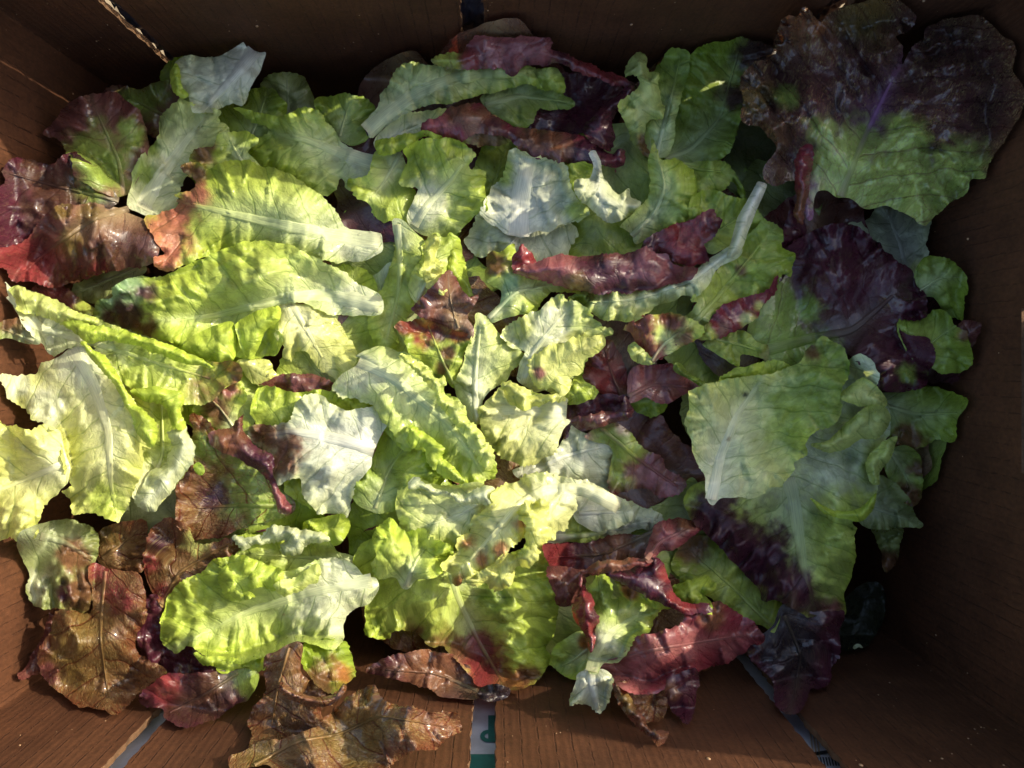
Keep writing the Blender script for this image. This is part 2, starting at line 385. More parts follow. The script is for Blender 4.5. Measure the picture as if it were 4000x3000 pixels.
OFF = dict(A=(0, 0), B=(1300, 0), C=(2600, 0), D=(0, 950), E=(1300, 950), F=(2600, 950), G=(0, 1900), H=(1300, 1900), I=(2600, 1900))
K_ = 1400/2111.
def cv(cr, pts):
    ox, oy = OFF[cr]; return [(ox+p[0]*K_, oy+p[1]*K_) for p in pts]
def cvb(cr, bl):
    ox, oy = OFF[cr]; return [(ox+b[0]*K_, oy+b[1]*K_, b[2]*K_, b[3]) for b in bl]
SEED = [11]
def leaf(name, label, cr, pts, kind, rib=None, rw=(16, 3), blobs=(), flaps=(), group=None, bumps=(), ribh=.0014, **kw):
    SEED[0] += 1; sd = SEED[0]
    s = Sheet(cv(cr, pts), cv(cr, rib) if rib else None, kind, cvb(cr, blobs), seed=sd, bumps=cvb(cr, bumps) if bumps else (),
              ribw=(rw[0]/18. if rib else 1), **kw)
    base = s.rib[0]; zb = float(s.height(base[:1], base[1:2])[0])
    root = empty(name, proj(base[0], base[1], zb)); tag(root, label, 'lettuce leaf', group or 'loose lettuce leaves in the box')
    link('blade', s.mesh('blade'), root, M[KIND[kind][3]])
    s.commit()
    if rib and rw[0] > 5: link('midrib', s.ribmesh(rw[0], rw[1], ribh), root, RIBM)
    for i, fl in enumerate(flaps):
        fk = dict(fl); fp = fk.pop('pts'); kd = fk.pop('kind'); fb = fk.pop('blobs', ()); fr = fk.pop('rib', None); nm = fk.pop('name', 'folded_edge'); lb = fk.pop('label', None)
        fk.setdefault('dome', 6); fk.setdefault('ruf', 2.5); fk.setdefault('puck', 1.6); fk.setdefault('low', 1.5); fk.setdefault('q', .85)
        f = Sheet(cv(cr, fp), cv(cr, fr) if fr else None, kd, cvb(cr, fb), seed=sd*7+i+1, **fk)
        fo = link(nm, f.mesh(nm), root, M[KIND[kd][3]]); f.commit()
        if lb: fo['label'] = lb
    return root

# ------------------------------------------------------------------ ground and box
def card_mat(name, base, edge=False, lines='X'):
    m = bpy.data.materials.new(name); g = NG(m)
    P = g.new('ShaderNodeNewGeometry').outputs['Position']; x, y, z = g.xyz(P)
    h = x if lines == 'X' else y
    n = g.noise(P, 22, 5, .6); nf = g.noise(g.comb(g.math('MULTIPLY', x, 420.), g.math('MULTIPLY', y, 420.), g.math('MULTIPLY', z, 330.)), 1., 4, .7)
    c = g.mix(g.ramp(n, .3, .7), (base[0]*.78, base[1]*.75, base[2]*.72, 1), (base[0]*1.18, base[1]*1.15, base[2]*1.1, 1))
    c = g.mix(1., c, g.comb(*[g.ramp(nf, .25, .75, .72, 1.22)]*3), 'MULTIPLY')
    if not edge:
        wob = g.noise(g.vmath('MULTIPLY', P, (6., 6., 30.)), 4, 3); hh = g.math('ADD', h, g.math('MULTIPLY', g.math('SUBTRACT', wob, .5), .0016))
        fr = g.math('FRACT', g.math('DIVIDE', g.math('ADD', hh, 5.), .0086))
        d = g.math('SUBTRACT', .5, g.math('ABSOLUTE', g.math('SUBTRACT', fr, .5)))
        ln = g.ramp(d, .0, .075, 1, 0)
        br = g.noise(g.comb(g.math('MULTIPLY', h, 300.), 0., g.math('MULTIPLY', z, 160.)), 1., 3, .7)
        br2 = g.noise(P, 9., 2)
        ln = g.math('MULTIPLY', g.math('MULTIPLY', ln, g.ramp(br, .40, .54)), g.ramp(br2, .35, .55, .45, 1.))
        c = g.mix(ln, c, (base[0]*.4, base[1]*.36, base[2]*.36, 1))
        st = g.noise(P, 9., 5, .62, .8); c = g.mix(g.ramp(st, .50, .62, 0, .55), c, (base[0]*.5, base[1]*.42, base[2]*.38, 1))
        fl = g.math('SINE', g.math('MULTIPLY', h, 2*math.pi/.0043))
        hgt = g.math('ADD', g.math('SUBTRACT', g.math('MULTIPLY', fl, .12), g.math('MULTIPLY', ln, .6)), g.math('MULTIPLY', nf, .5))
    else:
        hgt = g.math('MULTIPLY', nf, 1.)
    b = g.new('ShaderNodeBump'); b.inputs['Strength'].default_value = .55; b.inputs['Distance'].default_value = .0008; g.put(b.inputs['Height'], hgt)
    p = g.new('ShaderNodeBsdfPrincipled'); g.put(p.inputs['Base Color'], c); g.put(p.inputs['Normal'], b.outputs[0])
    p.inputs['Roughness'].default_value = .62 if not edge else .9; p.inputs['Specular IOR Level'].default_value = .35
    out = g.new('ShaderNodeOutputMaterial'); g.l.new(p.outputs[0], out.inputs[0]); return m
def flat_mat(name, c, rough=.6, var=.15, scale=60, spec=.4):
    m = bpy.data.materials.new(name); g = NG(m)
    P = g.new('ShaderNodeNewGeometry').outputs['Position']; n = g.noise(P, scale, 4, .6)
    cc = g.mix(1., (*c, 1), g.comb(*[g.ramp(n, .3, .7, 1-var, 1+var)]*3), 'MULTIPLY')
    b = g.new('ShaderNodeBump'); b.inputs['Strength'].default_value = .4; b.inputs['Distance'].default_value = .001; g.put(b.inputs['Height'], n)
    p = g.new('ShaderNodeBsdfPrincipled'); g.put(p.inputs['Base Color'], cc); g.put(p.inputs['Normal'], b.outputs[0])
    p.inputs['Roughness'].default_value = rough; p.inputs['Specular IOR Level'].default_value = spec
    out = g.new('ShaderNodeOutputMaterial'); g.l.new(p.outputs[0], out.inputs[0]); return m
WALLC = (.088, .035, .016)
MC = card_mat('cardboard_side', WALLC, lines='X'); ME = card_mat('cardboard_end', WALLC, lines='Y')
MTORN = card_mat('torn_cardboard', (.13, .072, .038), edge=True)
MSHEET = flat_mat('outer_sheet', (.50, .50, .56), .7, .1, 90); MGREEN = flat_mat('green_print', (.025, .15, .13), .6, .1, 200)
MTAN = flat_mat('tan_print', (.36, .26, .18), .7, .1, 90); MBLACK = flat_mat('dark_print', (.03, .035, .035), .7, .1, 200)
MPLAS = flat_mat('dark_plastic', (.030, .032, .045), .3, .3, 120, .6)

me = bpy.data.meshes.new('ground'); R = 60
me.from_pydata([(-R, -R, -.006), (R, -R, -.006), (R, R, -.006), (-R, R, -.006)], [], [(0, 1, 2, 3)])
gm = flat_mat('dry_ground', (.30, .23, .14), .9, .35, 35)
tag(link('ground', me, None, gm), 'dry tan ground under the box', None, None, 'structure')

crate = empty('cardboard_box', (0, 0, 0)); tag(crate, 'brown waxed cardboard box holding the loose lettuce leaves', 'box')
T = .0036
def panel(name, p0, p1, axis, inner, z0, z1, mat, torn=(0, 0), hole=None, sgn=1, seed=0):
    """upright board from p0 to p1 along an axis, inner face at `inner`, thickness outward; torn = ragged start / end"""
    r = np.random.RandomState(seed); nz = 70; xs = [p0] + ([hole[0], hole[1]] if hole else []) + [p1]
    zs = list(np.linspace(z0, z1, nz))
    if hole: zs = sorted(set([z for z in zs if not (hole[2] < z < hole[3])] + [hole[2], hole[3]]))
    bm = bmesh.new(); grid = {}
    def jit(i, z, k):
        j = 0
        if i == 0 and torn[0]: j = abs(noise(z*900+seed, k*2.)*.0011) + noise(z*260+seed, 3.)*.0011
        if i == len(xs)-1 and torn[1]: j = -abs(noise(z*900+seed+50, k*2.)*.0011) + noise(z*260+seed+50, 3.)*.0011
        return float(j)
    for k, off in ((0, 0), (1, T)):
        for i, x in enumerate(xs):
            for j, z in enumerate(zs):
                a = x + jit(i, z, k); t = inner + sgn*off
                grid[k, i, j] = bm.verts.new((a, t, z) if axis == 'X' else (t, a, z))
    def solid(i, j):
        if not (0 <= i < len(xs)-1 and 0 <= j < len(zs)-1): return False
        return not (hole and i == 1 and hole[2]-1e-6 <= zs[j] and zs[j+1] <= hole[3]+1e-6)
    for i in range(len(xs)-1):
        for j in range(len(zs)-1):
            if not solid(i, j): continue
            for k in (0, 1): bm.faces.new([grid[k, i, j], grid[k, i+1, j], grid[k, i+1, j+1], grid[k, i, j+1]])
            for (di, dj, e) in ((-1, 0, ((i, j), (i, j+1))), (1, 0, ((i+1, j), (i+1, j+1))), (0, -1, ((i, j), (i+1, j))), (0, 1, ((i, j+1), (i+1, j+1)))):
                if not solid(i+di, j+dj):
                    a, b = e; f = bm.faces.new([grid[0, a[0], a[1]], grid[0, b[0], b[1]], grid[1, b[0], b[1]], grid[1, a[0], a[1]]]); f.material_index = 1
    bmesh.ops.recalc_face_normals(bm, faces=bm.faces); me = bpy.data.meshes.new(name); bm.to_mesh(me); bm.free()
    o = link(name, me, crate, mat); me.materials.append(MTORN); return o
ST = ((-.2155, -.2075), (-.0185, -.0060), (.1840, .1960)); SB = ((-.1870, -.1775), (-.0118, .0006), (.1585, .1680))
def side(slots, inner, sgn, sd, z1):
    xs = [-BX-T] + [v for s_ in slots for v in s_] + [BX+T]
    for i in range(4):
        panel('side_board', xs[2*i], xs[2*i+1], 'X', inner, 0, z1 + ((.004, .002, 0, .003)[i] if sgn > 0 else 0), MC, (i > 0, i < 3), None, sgn, sd+i)
side(ST, BYT, 1, 10, RIM); side(SB, BYB, -1, 20, RIM)
panel('end_board', BYB, BYT, 'Y', BX, 0, RIM+.011, ME, hole=(-.060, .026, .1990, .2165), sgn=1, seed=31)
panel('end_board', BYB, BYT, 'Y', -BX, 0, RIM, ME, sgn=-1, seed=32)
def prism(name, pts, nrm, parent, mat):
    n = Vector(nrm); k = len(pts); v = [tuple(p) for p in pts] + [tuple(Vector(p)+n) for p in pts]
    f = [tuple(range(k)), tuple(range(2*k-1, k-1, -1))] + [(i, i+k, (i+1) % k+k, (i+1) % k) for i in range(k)]
    me = bpy.data.meshes.new(name); me.from_pydata(v, [], f); return link(name, me, parent, mat)
# added: slab blocking sun at the handle hole, unseen flap shading the near wall
prism('handle_sun_block', [(BX+T+.0005, -.059, .2165), (BX+T+.0005, .025, .2165), (BX+T+.021, .025, .190), (BX+T+.021, -.059, .190)], (.003, 0, .003), crate, ME)
prism('added_shade_flap', [(BX+.0005, -.185, RIM+.0115), (BX+.0005, -.080, RIM+.0115), (BX+.0005, -.078, .336), (BX+.0005, -.095, .328), (BX+.0005, -.125, .305), (BX+.0005, -.165, .282)], (.004, 0, 0), crate, ME)
def slab(name, x0, x1, y0, y1, z0, z1, mat, parent):
    v = [(x, y, z) for z in (z0, z1) for y in (y0, y1) for x in (x0, x1)]
    f = [(0, 2, 3, 1), (4, 5, 7, 6), (0, 1, 5, 4), (2, 6, 7, 3), (0, 4, 6, 2), (1, 3, 7, 5)]
    me = bpy.data.meshes.new(name); me.from_pydata(v, [], f); return link(name, me, parent, mat)
slab('floor_board', -BX-T, BX+T, BYB-T, BYT+T, -.0045, -.0002, MC, crate)
# grey printed sheet seen through the slots of the near side
YS = BYB - .011
sheet = slab('printed_sheet', -BX, BX, YS-.0008, YS, 0, RIM+.006, MSHEET, crate)
def glyph_mesh(name, polys, y, parent, mat):
    verts, faces = [], []
    for p in polys:
        i = len(verts); verts += [(a, y, b) for a, b in p]; faces.append(tuple(range(i, i+len(p))))
    me = bpy.data.meshes.new(name); me.from_pydata(verts, [], faces); return link(name, me, parent, mat)
# the letter P, upside down, cut by the edge of the slot
dP = (YS*-1)
def wx(u, v): d = -YS*F/(v-CV); return ((u-CU)*d/F, CZ-d)
def arcpts(cx, cy, rx, ry, a0, a1, n=14): return [(cx+rx*math.cos(math.radians(a0+(a1-a0)*i/n)), cy+ry*math.sin(math.radians(a0+(a1-a0)*i/n))) for i in range(n+1)]
pl = []
bowl_o = arcpts(1907, 2879, 31, 24, 90, 270, 16); bowl_i = arcpts(1907, 2879, 14, 10, 90, 270, 16)
for i in range(16): pl.append([wx(*bowl_o[i]), wx(*bowl_o[i+1]), wx(*bowl_i[i+1]), wx(*bowl_i[i])])
pl2 = [[wx(1907, 2798), wx(1936, 2798), wx(1936, 2903), wx(1907, 2903)]]
glyph_mesh('printed_letter', pl + pl2, YS+.0006, sheet, MGREEN)
glyph_mesh('printed_band', [[wx(1790, 2950), wx(1960, 2950), wx(1960, 3070), wx(1790, 3070)]], YS+.0006, sheet, MGREEN)
# print seen in the right slot
st = [[wx(3160+k*12, 2850), wx(3166+k*12, 2850), wx(3182+k*12, 2962), wx(3174+k*12, 2962)] for k in range(3)]
glyph_mesh('printed_stripes', st, YS+.0006, sheet, MTAN)
bl = [[wx(3178, 2942), wx(3262, 2930), wx(3270, 2942), wx(3184, 2956)]] + [[wx(3190+k*11, 2962), wx(3196+k*11, 2962), wx(3204+k*11, 2996), wx(3198+k*11, 2996)] for k in range(9)]
glyph_mesh('printed_marks', bl, YS+.0006, sheet, MBLACK)
# dark plastic liner glimpsed in the far slots
def crumple(name, x0, x1, y, z0, z1, parent, mat, sd, amp=.004):
    nx, nz = 14, 60; V = []; Fc = []
    for j in range(nz):
        for i in range(nx):
            a = i/(nx-1); b = j/(nz-1); x = x0+(x1-x0)*a; z = z0+(z1-z0)*b
            V.append((x+amp*.3*float(noise(z*220+sd, a*3)), y+amp*float(noise(x*260+sd, z*120)+.6*noise(x*700, z*380+sd)), z))
    for j in range(nz-1):
        for i in range(nx-1): p = j*nx+i; Fc.append((p, p+1, p+nx+1, p+nx))
    me = bpy.data.meshes.new(name); me.from_pydata(V, [], Fc)
    for p in me.polygons: p.use_smooth = True
    return link(name, me, parent, mat)
for i, (a, b) in enumerate(ST):
    crumple('plastic_liner', a-.004, b+.004, BYT+T+.004, 0, RIM-.03*(i == 0)-.012, crate, MPLAS, 5+i*9, .003)
# ragged corner creases
def crease(x, y, sd):
    V = []; Fc = []; n = 90
    for j in range(n):
        z = .005+(RIM-.006)*j/(n-1); a = .0003+.0006*max(0, float(noise(z*420+sd, 1.)+.3*noise(z*60, sd*1.))); sx = -1 if x > 0 else 1; sy = -1 if y > 0 else 1
        V += [(x, y+sy*(a+.0012), z), (x+sx*a*.8, y+sy*a*.8, z), (x+sx*(a+.0012), y, z)]
        if j:
            p = 3*j
            for k in (0, 1): Fc.append((p+k, p+k+1, p+k-2, p+k-3))
    me = bpy.data.meshes.new('corner_crease'); me.from_pydata(V, [], Fc); link('corner_crease', me, crate, ME)
for i, (x, y) in enumerate(((-BX, BYB), (BX, BYB), (BX, BYT), (-BX, BYT))): crease(x, y, i*7)


# ------------------------------------------------------------------ leaves buried at the bottom of the pile
fr_ = np.random.RandomState(21); cnt = 0; FILL = []
inset = PILE + (np.array([1930, 1450]) - PILE)*.10
while cnt < 84:
    u, v = fr_.uniform(100, 3650), fr_.uniform(260, 2700)
    if not inpoly(np.array([u]), np.array([v]), inset)[0]: continue
    L = fr_.uniform(230, 380); W = L*fr_.uniform(.5, .75); an = fr_.uniform(0, 6.28); pts = []
    for k in range(11):
        t = 2*math.pi*k/11; rr = 1+fr_.uniform(-.2, .2); x = L*math.cos(t)*rr; y = W*math.sin(t)*rr*(1-.25*math.cos(t))
        pts.append((u+x*math.cos(an)-y*math.sin(an), v+x*math.sin(an)+y*math.cos(an)))
    rb = [(u-L*.95*math.cos(an), v-L*.95*math.sin(an)), (u, v), (u+L*.8*math.cos(an), v+L*.8*math.sin(an))]
    k = fr_.choice(['green', 'dull', 'lime', 'brown', 'purple', 'bronze', 'pale'], p=[.34, .12, .08, .15, .18, .11, .02])  # dark kinds weighted up so the gaps look deep in shade
    if u > 2900: k = fr_.choice(['green', 'purple', 'purple', 'dull', 'brown'])
    if v > 2400 or u < 250: k = fr_.choice(['bronze', 'purple', 'purple', 'brown', 'green'])
    s = Sheet(pts, rb, k, step=18, tooth=10, dome=7, ruf=6, puck=2.2, low=4, seed=500+cnt, q=.5)
    s.commit(); FILL.append((s, rb, k, u, v)); cnt += 1

# ------------------------------------------------------------------ leaves traced one by one, from the bottom of the pile up
LG, RL = 'lettuce_leaf', 'red_lettuce_leaf'
# ---- far left, in the shade
leaf(RL, 'dark olive leaf behind the others against the far left cardboard', 'A', [(600,540),(700,505),(820,520),(1000,480),(1060,570),(980,760),(900,820),(820,700),(700,620)], 'brown', [(1000,700),(700,540)], (8,2), blobs=[(850,600,130,'g')], dome=7)
leaf(RL, 'dusky purple leaf lying against the left cardboard wall', 'A', [(15,1000),(60,950),(130,925),(280,980),(430,900),(560,1000),(700,1190),(500,1240),(330,1260),(200,1400),(60,1490),(-30,1460),(-30,1150),(30,1080)], 'purple', [(700,1180),(350,1100),(50,1020)], (10,3), dome=8, ruf=6, blobs=[(520,1100,110,'g'),(190,960,70,'D'),(300,1150,200,'D')])
leaf(RL, 'large dark brown leaf with a dull green middle, left of the white underside leaf', 'A', [(260,790),(300,735),(400,610),(520,560),(680,555),(800,640),(860,760),(870,900),(800,1080),(740,1160),(600,1140),(450,1040),(420,920),(330,810)], 'brown', [(730,1150),(700,950),(560,640)], (12,3), dome=8, blobs=[(600,930,190,'g'),(750,760,80,'g')], ruf=6)
leaf(LG, 'dull small green leaf under the glossy red leaf at left', 'D', [(430,240),(560,190),(640,120),(740,90),(860,140),(830,200),(700,250),(640,330),(560,345),(500,340),(440,310)], 'dull', [(800,150),(600,230),(470,290)], (8,2))
leaf(RL, 'small red-green leaf in the gap below the glossy red leaf', 'D', [(190,260),(240,225),(340,240),(420,290),(500,350),(580,410),(480,430),(350,360),(210,290)], 'brown', None, blobs=[(500,390,60,'l'),(300,280,60,'r')])
leaf(RL, 'small red-tinged leaf at the left edge under the canoe-shaped leaf', 'D', [(-30,480),(60,450),(110,440),(200,500),(235,590),(160,600),(70,560),(-20,560)], 'dull', [(200,580),(0,500)], (8,2), blobs=[(60,470,90,'b')])
leaf(RL, 'glossy crumpled red and gold leaf in sunlight at the left', 'A', [(-40,1470),(70,1450),(170,1400),(240,1290),(350,1210),(520,1200),(720,1230),(850,1300),(945,1400),(930,1500),(880,1560),(740,1580),(600,1610),(460,1650),(340,1690),(200,1660),(90,1655),(30,1580),(-30,1560)], 'brown', [(760,1230),(560,1280),(300,1460),(120,1620)], (12,3), blobs=[(360,1240,60,'z'),(520,1260,70,'z'),(180,1580,170,'r'),(0,1520,120,'r'),(420,1440,90,'z'),(620,1500,120,'D'),(820,1480,110,'D'),(560,1600,60,'r')], puck=4, low=9, ruf=6, dome=9, bumps=[(330,1380,120,9),(470,1330,70,-6),(420,1300,60,7)], lift=3)

# ---- upper left greens
leaf(LG, 'dull green leaf with rounded top against the dark far wall', 'A', [(1540,480),(1600,440),(1740,430),(1820,500),(1850,600),(1850,700),(1700,720),(1560,600)], 'dull', [(1700,700),(1690,460)], (7,2), dome=8)
leaf(LG, 'mid green leaf tucked right of the white underside leaf', 'A', [(1290,690),(1330,650),(1450,620),(1480,530),(1620,530),(1680,640),(1620,760),(1500,830),(1360,780)], 'green', [(1480,800),(1570,560)], (8,2), dome=8)
leaf(LG, 'dark green leaf half hidden at the foot of the far wall', 'A', [(1850,600),(1950,570),(2080,560),(2200,620),(2180,800),(2060,860),(1950,780)], 'green', [(2000,800),(2060,600)], (7,2), dome=6)
leaf(LG, 'long pale green leaf with a broad white rib, left of the salmon-tipped leaf', 'A', [(1050,590),(1130,610),(1290,650),(1285,700),(1340,740),(1340,830),(1290,900),(1180,940),(1090,1040),(1050,1150),(1030,1230),(940,1280),(780,1235),(745,1195),(780,1060),(830,920),(930,820),(950,700)], 'pale', [(840,1230),(930,1050),(1080,850),(1210,690)], (34,6), dome=9, blobs=[(820,1020,90,'g'),(900,870,60,'g')], puck=2.2, lift=4)
leaf(LG, 'greyish white leaf showing its underside, torn stalk end pointing to the far wall', 'A', [(1435,245),(1465,285),(1530,310),(1565,310),(1548,380),(1475,520),(1430,622),(1360,602),(1270,655),(1220,662),(1135,655),(1110,560),(1060,520),(1045,440),(1032,370),(1090,330),(1200,335),(1290,330),(1360,300),(1400,270)], 'white', [(1500,300),(1370,460),(1190,650)], (26,8), under=True, puck=.7, low=2, dome=10, tooth=6, lift=14, flaps=[dict(pts=[(1035,375),(1060,430),(1080,520),(1110,560),(1080,580),(1020,530),(1003,450)], kind='lime', tooth=6)])
leaf(LG, 'lime leaf with a grey torn stalk, between the red-tipped leaf and the far wall', 'A', [(1380,640),(1520,660),(1640,690),(1800,640),(1900,670),(1930,720),(1965,760),(2000,830),(2110,900),(2230,955),(2240,985),(2200,1030),(2100,1080),(2060,1120),(2010,1050),(1960,1130),(1900,1150),(1820,1110),(1740,1030),(1640,1000),(1480,960),(1440,900),(1500,830),(1600,770),(1500,710)], 'lime', [(2235,975),(2000,900),(1800,820),(1640,790)], (30,6), dome=9, puck=2.6, under=True, blobs=[(2150,960,120,'w')], lift=3)
leaf(LG, 'small lime leaf with a brown stain just above the red-tipped leaf', 'A', [(1110,930),(1160,880),(1250,860),(1300,795),(1440,770),(1515,830),(1465,900),(1540,990),(1400,1020),(1150,1010)], 'lime', [(1450,1000),(1350,820)], (9,3), blobs=[(1200,905,75,'b')], lift=2)

# ---- top centre
leaf(RL, 'dark purple filler leaf for the black shade in the hollow of the big folded leaf', 'B', [(1120,760),(1180,600),(1330,450),(1500,430),(1700,500),(1700,620),(1560,760),(1300,800)], 'purple', None, dome=2)  # dark leaf added to stand in for the deep shade of the hollow
leaf(LG, 'dark ribbed green leaf inside the hollow of the big folded leaf', 'B', [(870,570),(1000,530),(1100,460),(1200,410),(1300,420),(1340,540),(1420,600),(1380,640),(1220,640),(1160,740),(1050,740),(940,680)], 'green', [(900,620),(1100,560),(1380,600)], (14,4), ridge=2.6, puck=4, dome=6)
leaf(LG, 'broad shaded lime leaf left of the crinkled leaf at top centre', 'B', [(90,1060),(200,1040),(250,900),(380,880),(440,980),(420,1080),(490,1130),(450,1310),(390,1290),(290,1300),(200,1190),(130,1150)], 'lime', [(400,900),(300,1080),(220,1180)], (9,2))
leaf(LG, 'dark lime leaf behind the wide white leaf', 'B', [(830,1000),(880,880),(930,810),(1100,840),(1200,920),(1100,1050),(960,1200),(880,1240),(830,1100)], 'green', [(900,1220),(1020,880)], (9,2), dome=6, blobs=[(950,1100,200,'l')])
leaf(LG, 'big folded leaf half with a long pale rib and rolled pink-red back edge', 'B', [(190,735),(230,670),(280,600),(300,545),(330,520),(350,440),(400,390),(470,365),(560,380),(620,385),(760,370),(900,370),(1050,380),(1180,400),(1330,420),(1360,540),(1200,510),(1100,500),(900,550),(700,600),(500,640),(350,730),(270,780),(215,812)], 'lime', [(200,775),(330,660),(500,540),(700,465),(900,430),(1180,425)], (30,14), dome=6, puck=1.2, lift=9, low=2,
  flaps=[dict(pts=[(580,355),(700,310),(765,305),(845,220),(1000,225),(1190,215),(1275,232),(1285,285),(1400,330),(1560,400),(1700,465),(1790,495),(1690,505),(1500,440),(1350,380),(1200,385),(1120,400),(1050,440),(980,400),(880,412),(780,405),(640,392)], kind='purple', blobs=[(1000,265,210,'k'),(850,290,110,'k'),(1190,270,120,'k'),(680,350,90,'l'),(800,350,60,'r'),(1550,420,160,'r')], dome=8, puck=2.6, tooth=10)])
leaf(RL, 'long leaf edge rolled over in dark red, below the hollow at top centre', 'B', [(240,830),(300,760),(420,680),(550,650),(700,650),(900,660),(1000,730),(1100,800),(1000,850),(800,850),(640,810),(540,800),(460,850),(400,890),(300,915),(260,900)], 'pale', [(260,860),(500,740),(900,740)], (8,3), blobs=[(900,750,190,'b')], dome=6, lift=8,
  flaps=[dict(pts=[(520,745),(560,700),(620,690),(700,640),(820,606),(880,620),(940,680),(1000,705),(1060,750),(1140,760),(1280,768),(1400,788),(1500,820),(1570,860),(1640,912),(1700,880),(1727,920),(1710,972),(1660,980),(1560,970),(1480,972),(1350,950),(1250,942),(1150,905),(1080,850),(1000,800),(900,790),(820,790),(760,833),(640,805),(560,790)], kind='red', blobs=[(620,720,90,'k'),(900,720,120,'b'),(1200,860,260,'p'),(1550,920,200,'p'),(760,680,90,'b'),(1250,800,150,'b')], dome=9, puck=2, name='rolled_edge'),
   dict(pts=[(250,830),(330,815),(440,790),(530,770),(600,790),(640,812),(540,805),(460,850),(400,890),(300,915),(262,900)], kind='lime', name='ruffled_edge', ruf=4)])
leaf(RL, 'deep purple upright leaf corner at the right end of the rolled red edge', 'B', [(1480,750),(1520,690),(1620,620),(1700,540),(1775,500),(1770,560),(1720,600),(1670,630),(1650,700),(1652,800),(1640,892),(1600,885),(1560,850),(1500,810)], 'purple', None, dome=9, lift=4, tooth=8, puck=1)
leaf(LG, 'crinkled lime and grey leaf hanging below the rolled red edge', 'B', [(420,870),(500,830),(640,815),(740,830),(800,880),(832,910),(808,960),(812,990),(885,1010),(897,1060),(890,1130),(912,1230),(860,1260),(775,1320),(740,1370),(640,1400),(540,1385),(480,1350),(445,1290),(460,1200),(505,1110),(410,1092),(393,1060),(420,980),(440,930)], 'lime', [(480,1330),(560,1200),(690,1070),(770,960)], (18,5), puck=4.6, low=5, dome=10, lift=6, blobs=[(560,1190,120,'w'),(480,1250,70,'w')])
leaf(LG, 'pale leaf corner right of the wide white leaf, under the rolled red edge', 'B', [(1370,970),(1500,960),(1555,1000),(1565,1090),(1510,1200),(1450,1170),(1390,1090)], 'lime', None)
leaf(LG, 'bright white crumpled leaf below the wide white leaf at top centre', 'B', [(850,1280),(900,1275),(1090,1390),(1200,1350),(1395,1310),(1432,1380),(1400,1440),(1385,1500),(1300,1525),(1230,1555),(1190,1545),(1120,1500),(1050,1500),(900,1510),(820,1480),(790,1430)], 'white', [(1090,1390),(1010,1480)], (9,3), puck=2.5, low=4, tooth=12)
leaf(LG, 'wide white leaf with a broad flat rib at top centre', 'B', [(900,1180),(990,1050),(1040,920),(1080,880),(1200,930),(1370,965),(1390,1080),(1450,1170),(1505,1250),(1460,1285),(1390,1300),(1290,1350),(1180,1372),(1095,1400),(950,1330),(870,1260)], 'white', [(1090,1390),(1110,1150),(1160,910)], (38,26), dome=8, puck=1.6, tooth=12, lift=3, blobs=[(1440,1240,70,'l'),(1000,1000,70,'l')])
leaf(LG, 'small pointed white leaf with a twisted upright tip, right of centre top', 'B', [(1508,895),(1548,885),(1570,940),(1590,1020),(1630,1090),(1685,1150),(1745,1110),(1762,1165),(1815,1190),(1790,1250),(1710,1290),(1640,1315),(1580,1290),(1500,1210),(1430,1140),(1425,1065),(1512,1050),(1530,980)], 'white', [(1530,892),(1550,1050),(1600,1250)], (4,3), dome=12, lift=8, puck=1, tooth=6)

# ---- top right greens
leaf(LG, 'dark green leaf with a purple right side, left of the big speckled leaf', 'C', [(140,340),(220,280),(280,255),(430,228),(550,250),(650,290),(650,350),(520,400),(450,520),(460,640),(430,740),(400,850),(300,950),(100,960),(0,940),(20,780),(70,620)], 'green', [(0,935),(150,880),(320,700),(430,300)], (10,3), blobs=[(560,330,170,'p'),(420,560,80,'p')], dome=7, puck=2.6)
leaf(LG, 'mid green leaf below the dark green one, between lime leaves and the dark gap', 'C', [(0,945),(180,960),(350,950),(400,1010),(450,1100),(480,1170),(460,1170),(390,1060),(340,1115),(250,1130),(170,1200),(60,1180),(-40,1050)], 'green', [(10,945),(200,1000),(330,1010)], (8,3), blobs=[(200,1060,200,'l')])
leaf(LG, 'upright green leaf with a sunlit streak at top right of centre', 'B', [(1880,480),(1920,380),(1980,300),(2050,290),(2105,325),(2075,480),(2035,620),(2020,740),(2000,850),(1960,930),(1870,940),(1835,800),(1860,700),(1940,690),(1935,620),(1905,520)], 'lime', [(1900,930),(1960,700),(2050,330)], (9,3), dome=7, blobs=[(2030,420,150,'g')])
leaf(LG, 'long curled pale leaf strip running down beside the upright green leaf', 'B', [(1732,450),(1745,370),(1800,310),(1850,340),(1842,400),(1860,430),(1915,430),(1912,520),(1942,620),(1940,700),(1850,712),(1832,800),(1875,945),(1780,860),(1730,750),(1690,640),(1700,600),(1800,520),(1790,450),(1748,440)], 'pale', None, dome=10, ruf=5, puck=2, lift=4, blobs=[(1840,880,70,'b')])
leaf(LG, 'lime leaf with soft folds right of the pointed white leaf', 'B', [(1680,1335),(1760,1265),(1850,1170),(1872,1060),(1862,960),(1880,820),(1920,930),(1970,940),(2060,955),(2140,1050),(2135,1180),(2090,1290),(2040,1310),(1990,1345),(1900,1385),(1790,1432),(1762,1385),(1705,1350)], 'lime', [(1760,1390),(1900,1250),(1960,1100),(1900,880)], (9,3), dome=11, puck=2, low=5, lift=4)

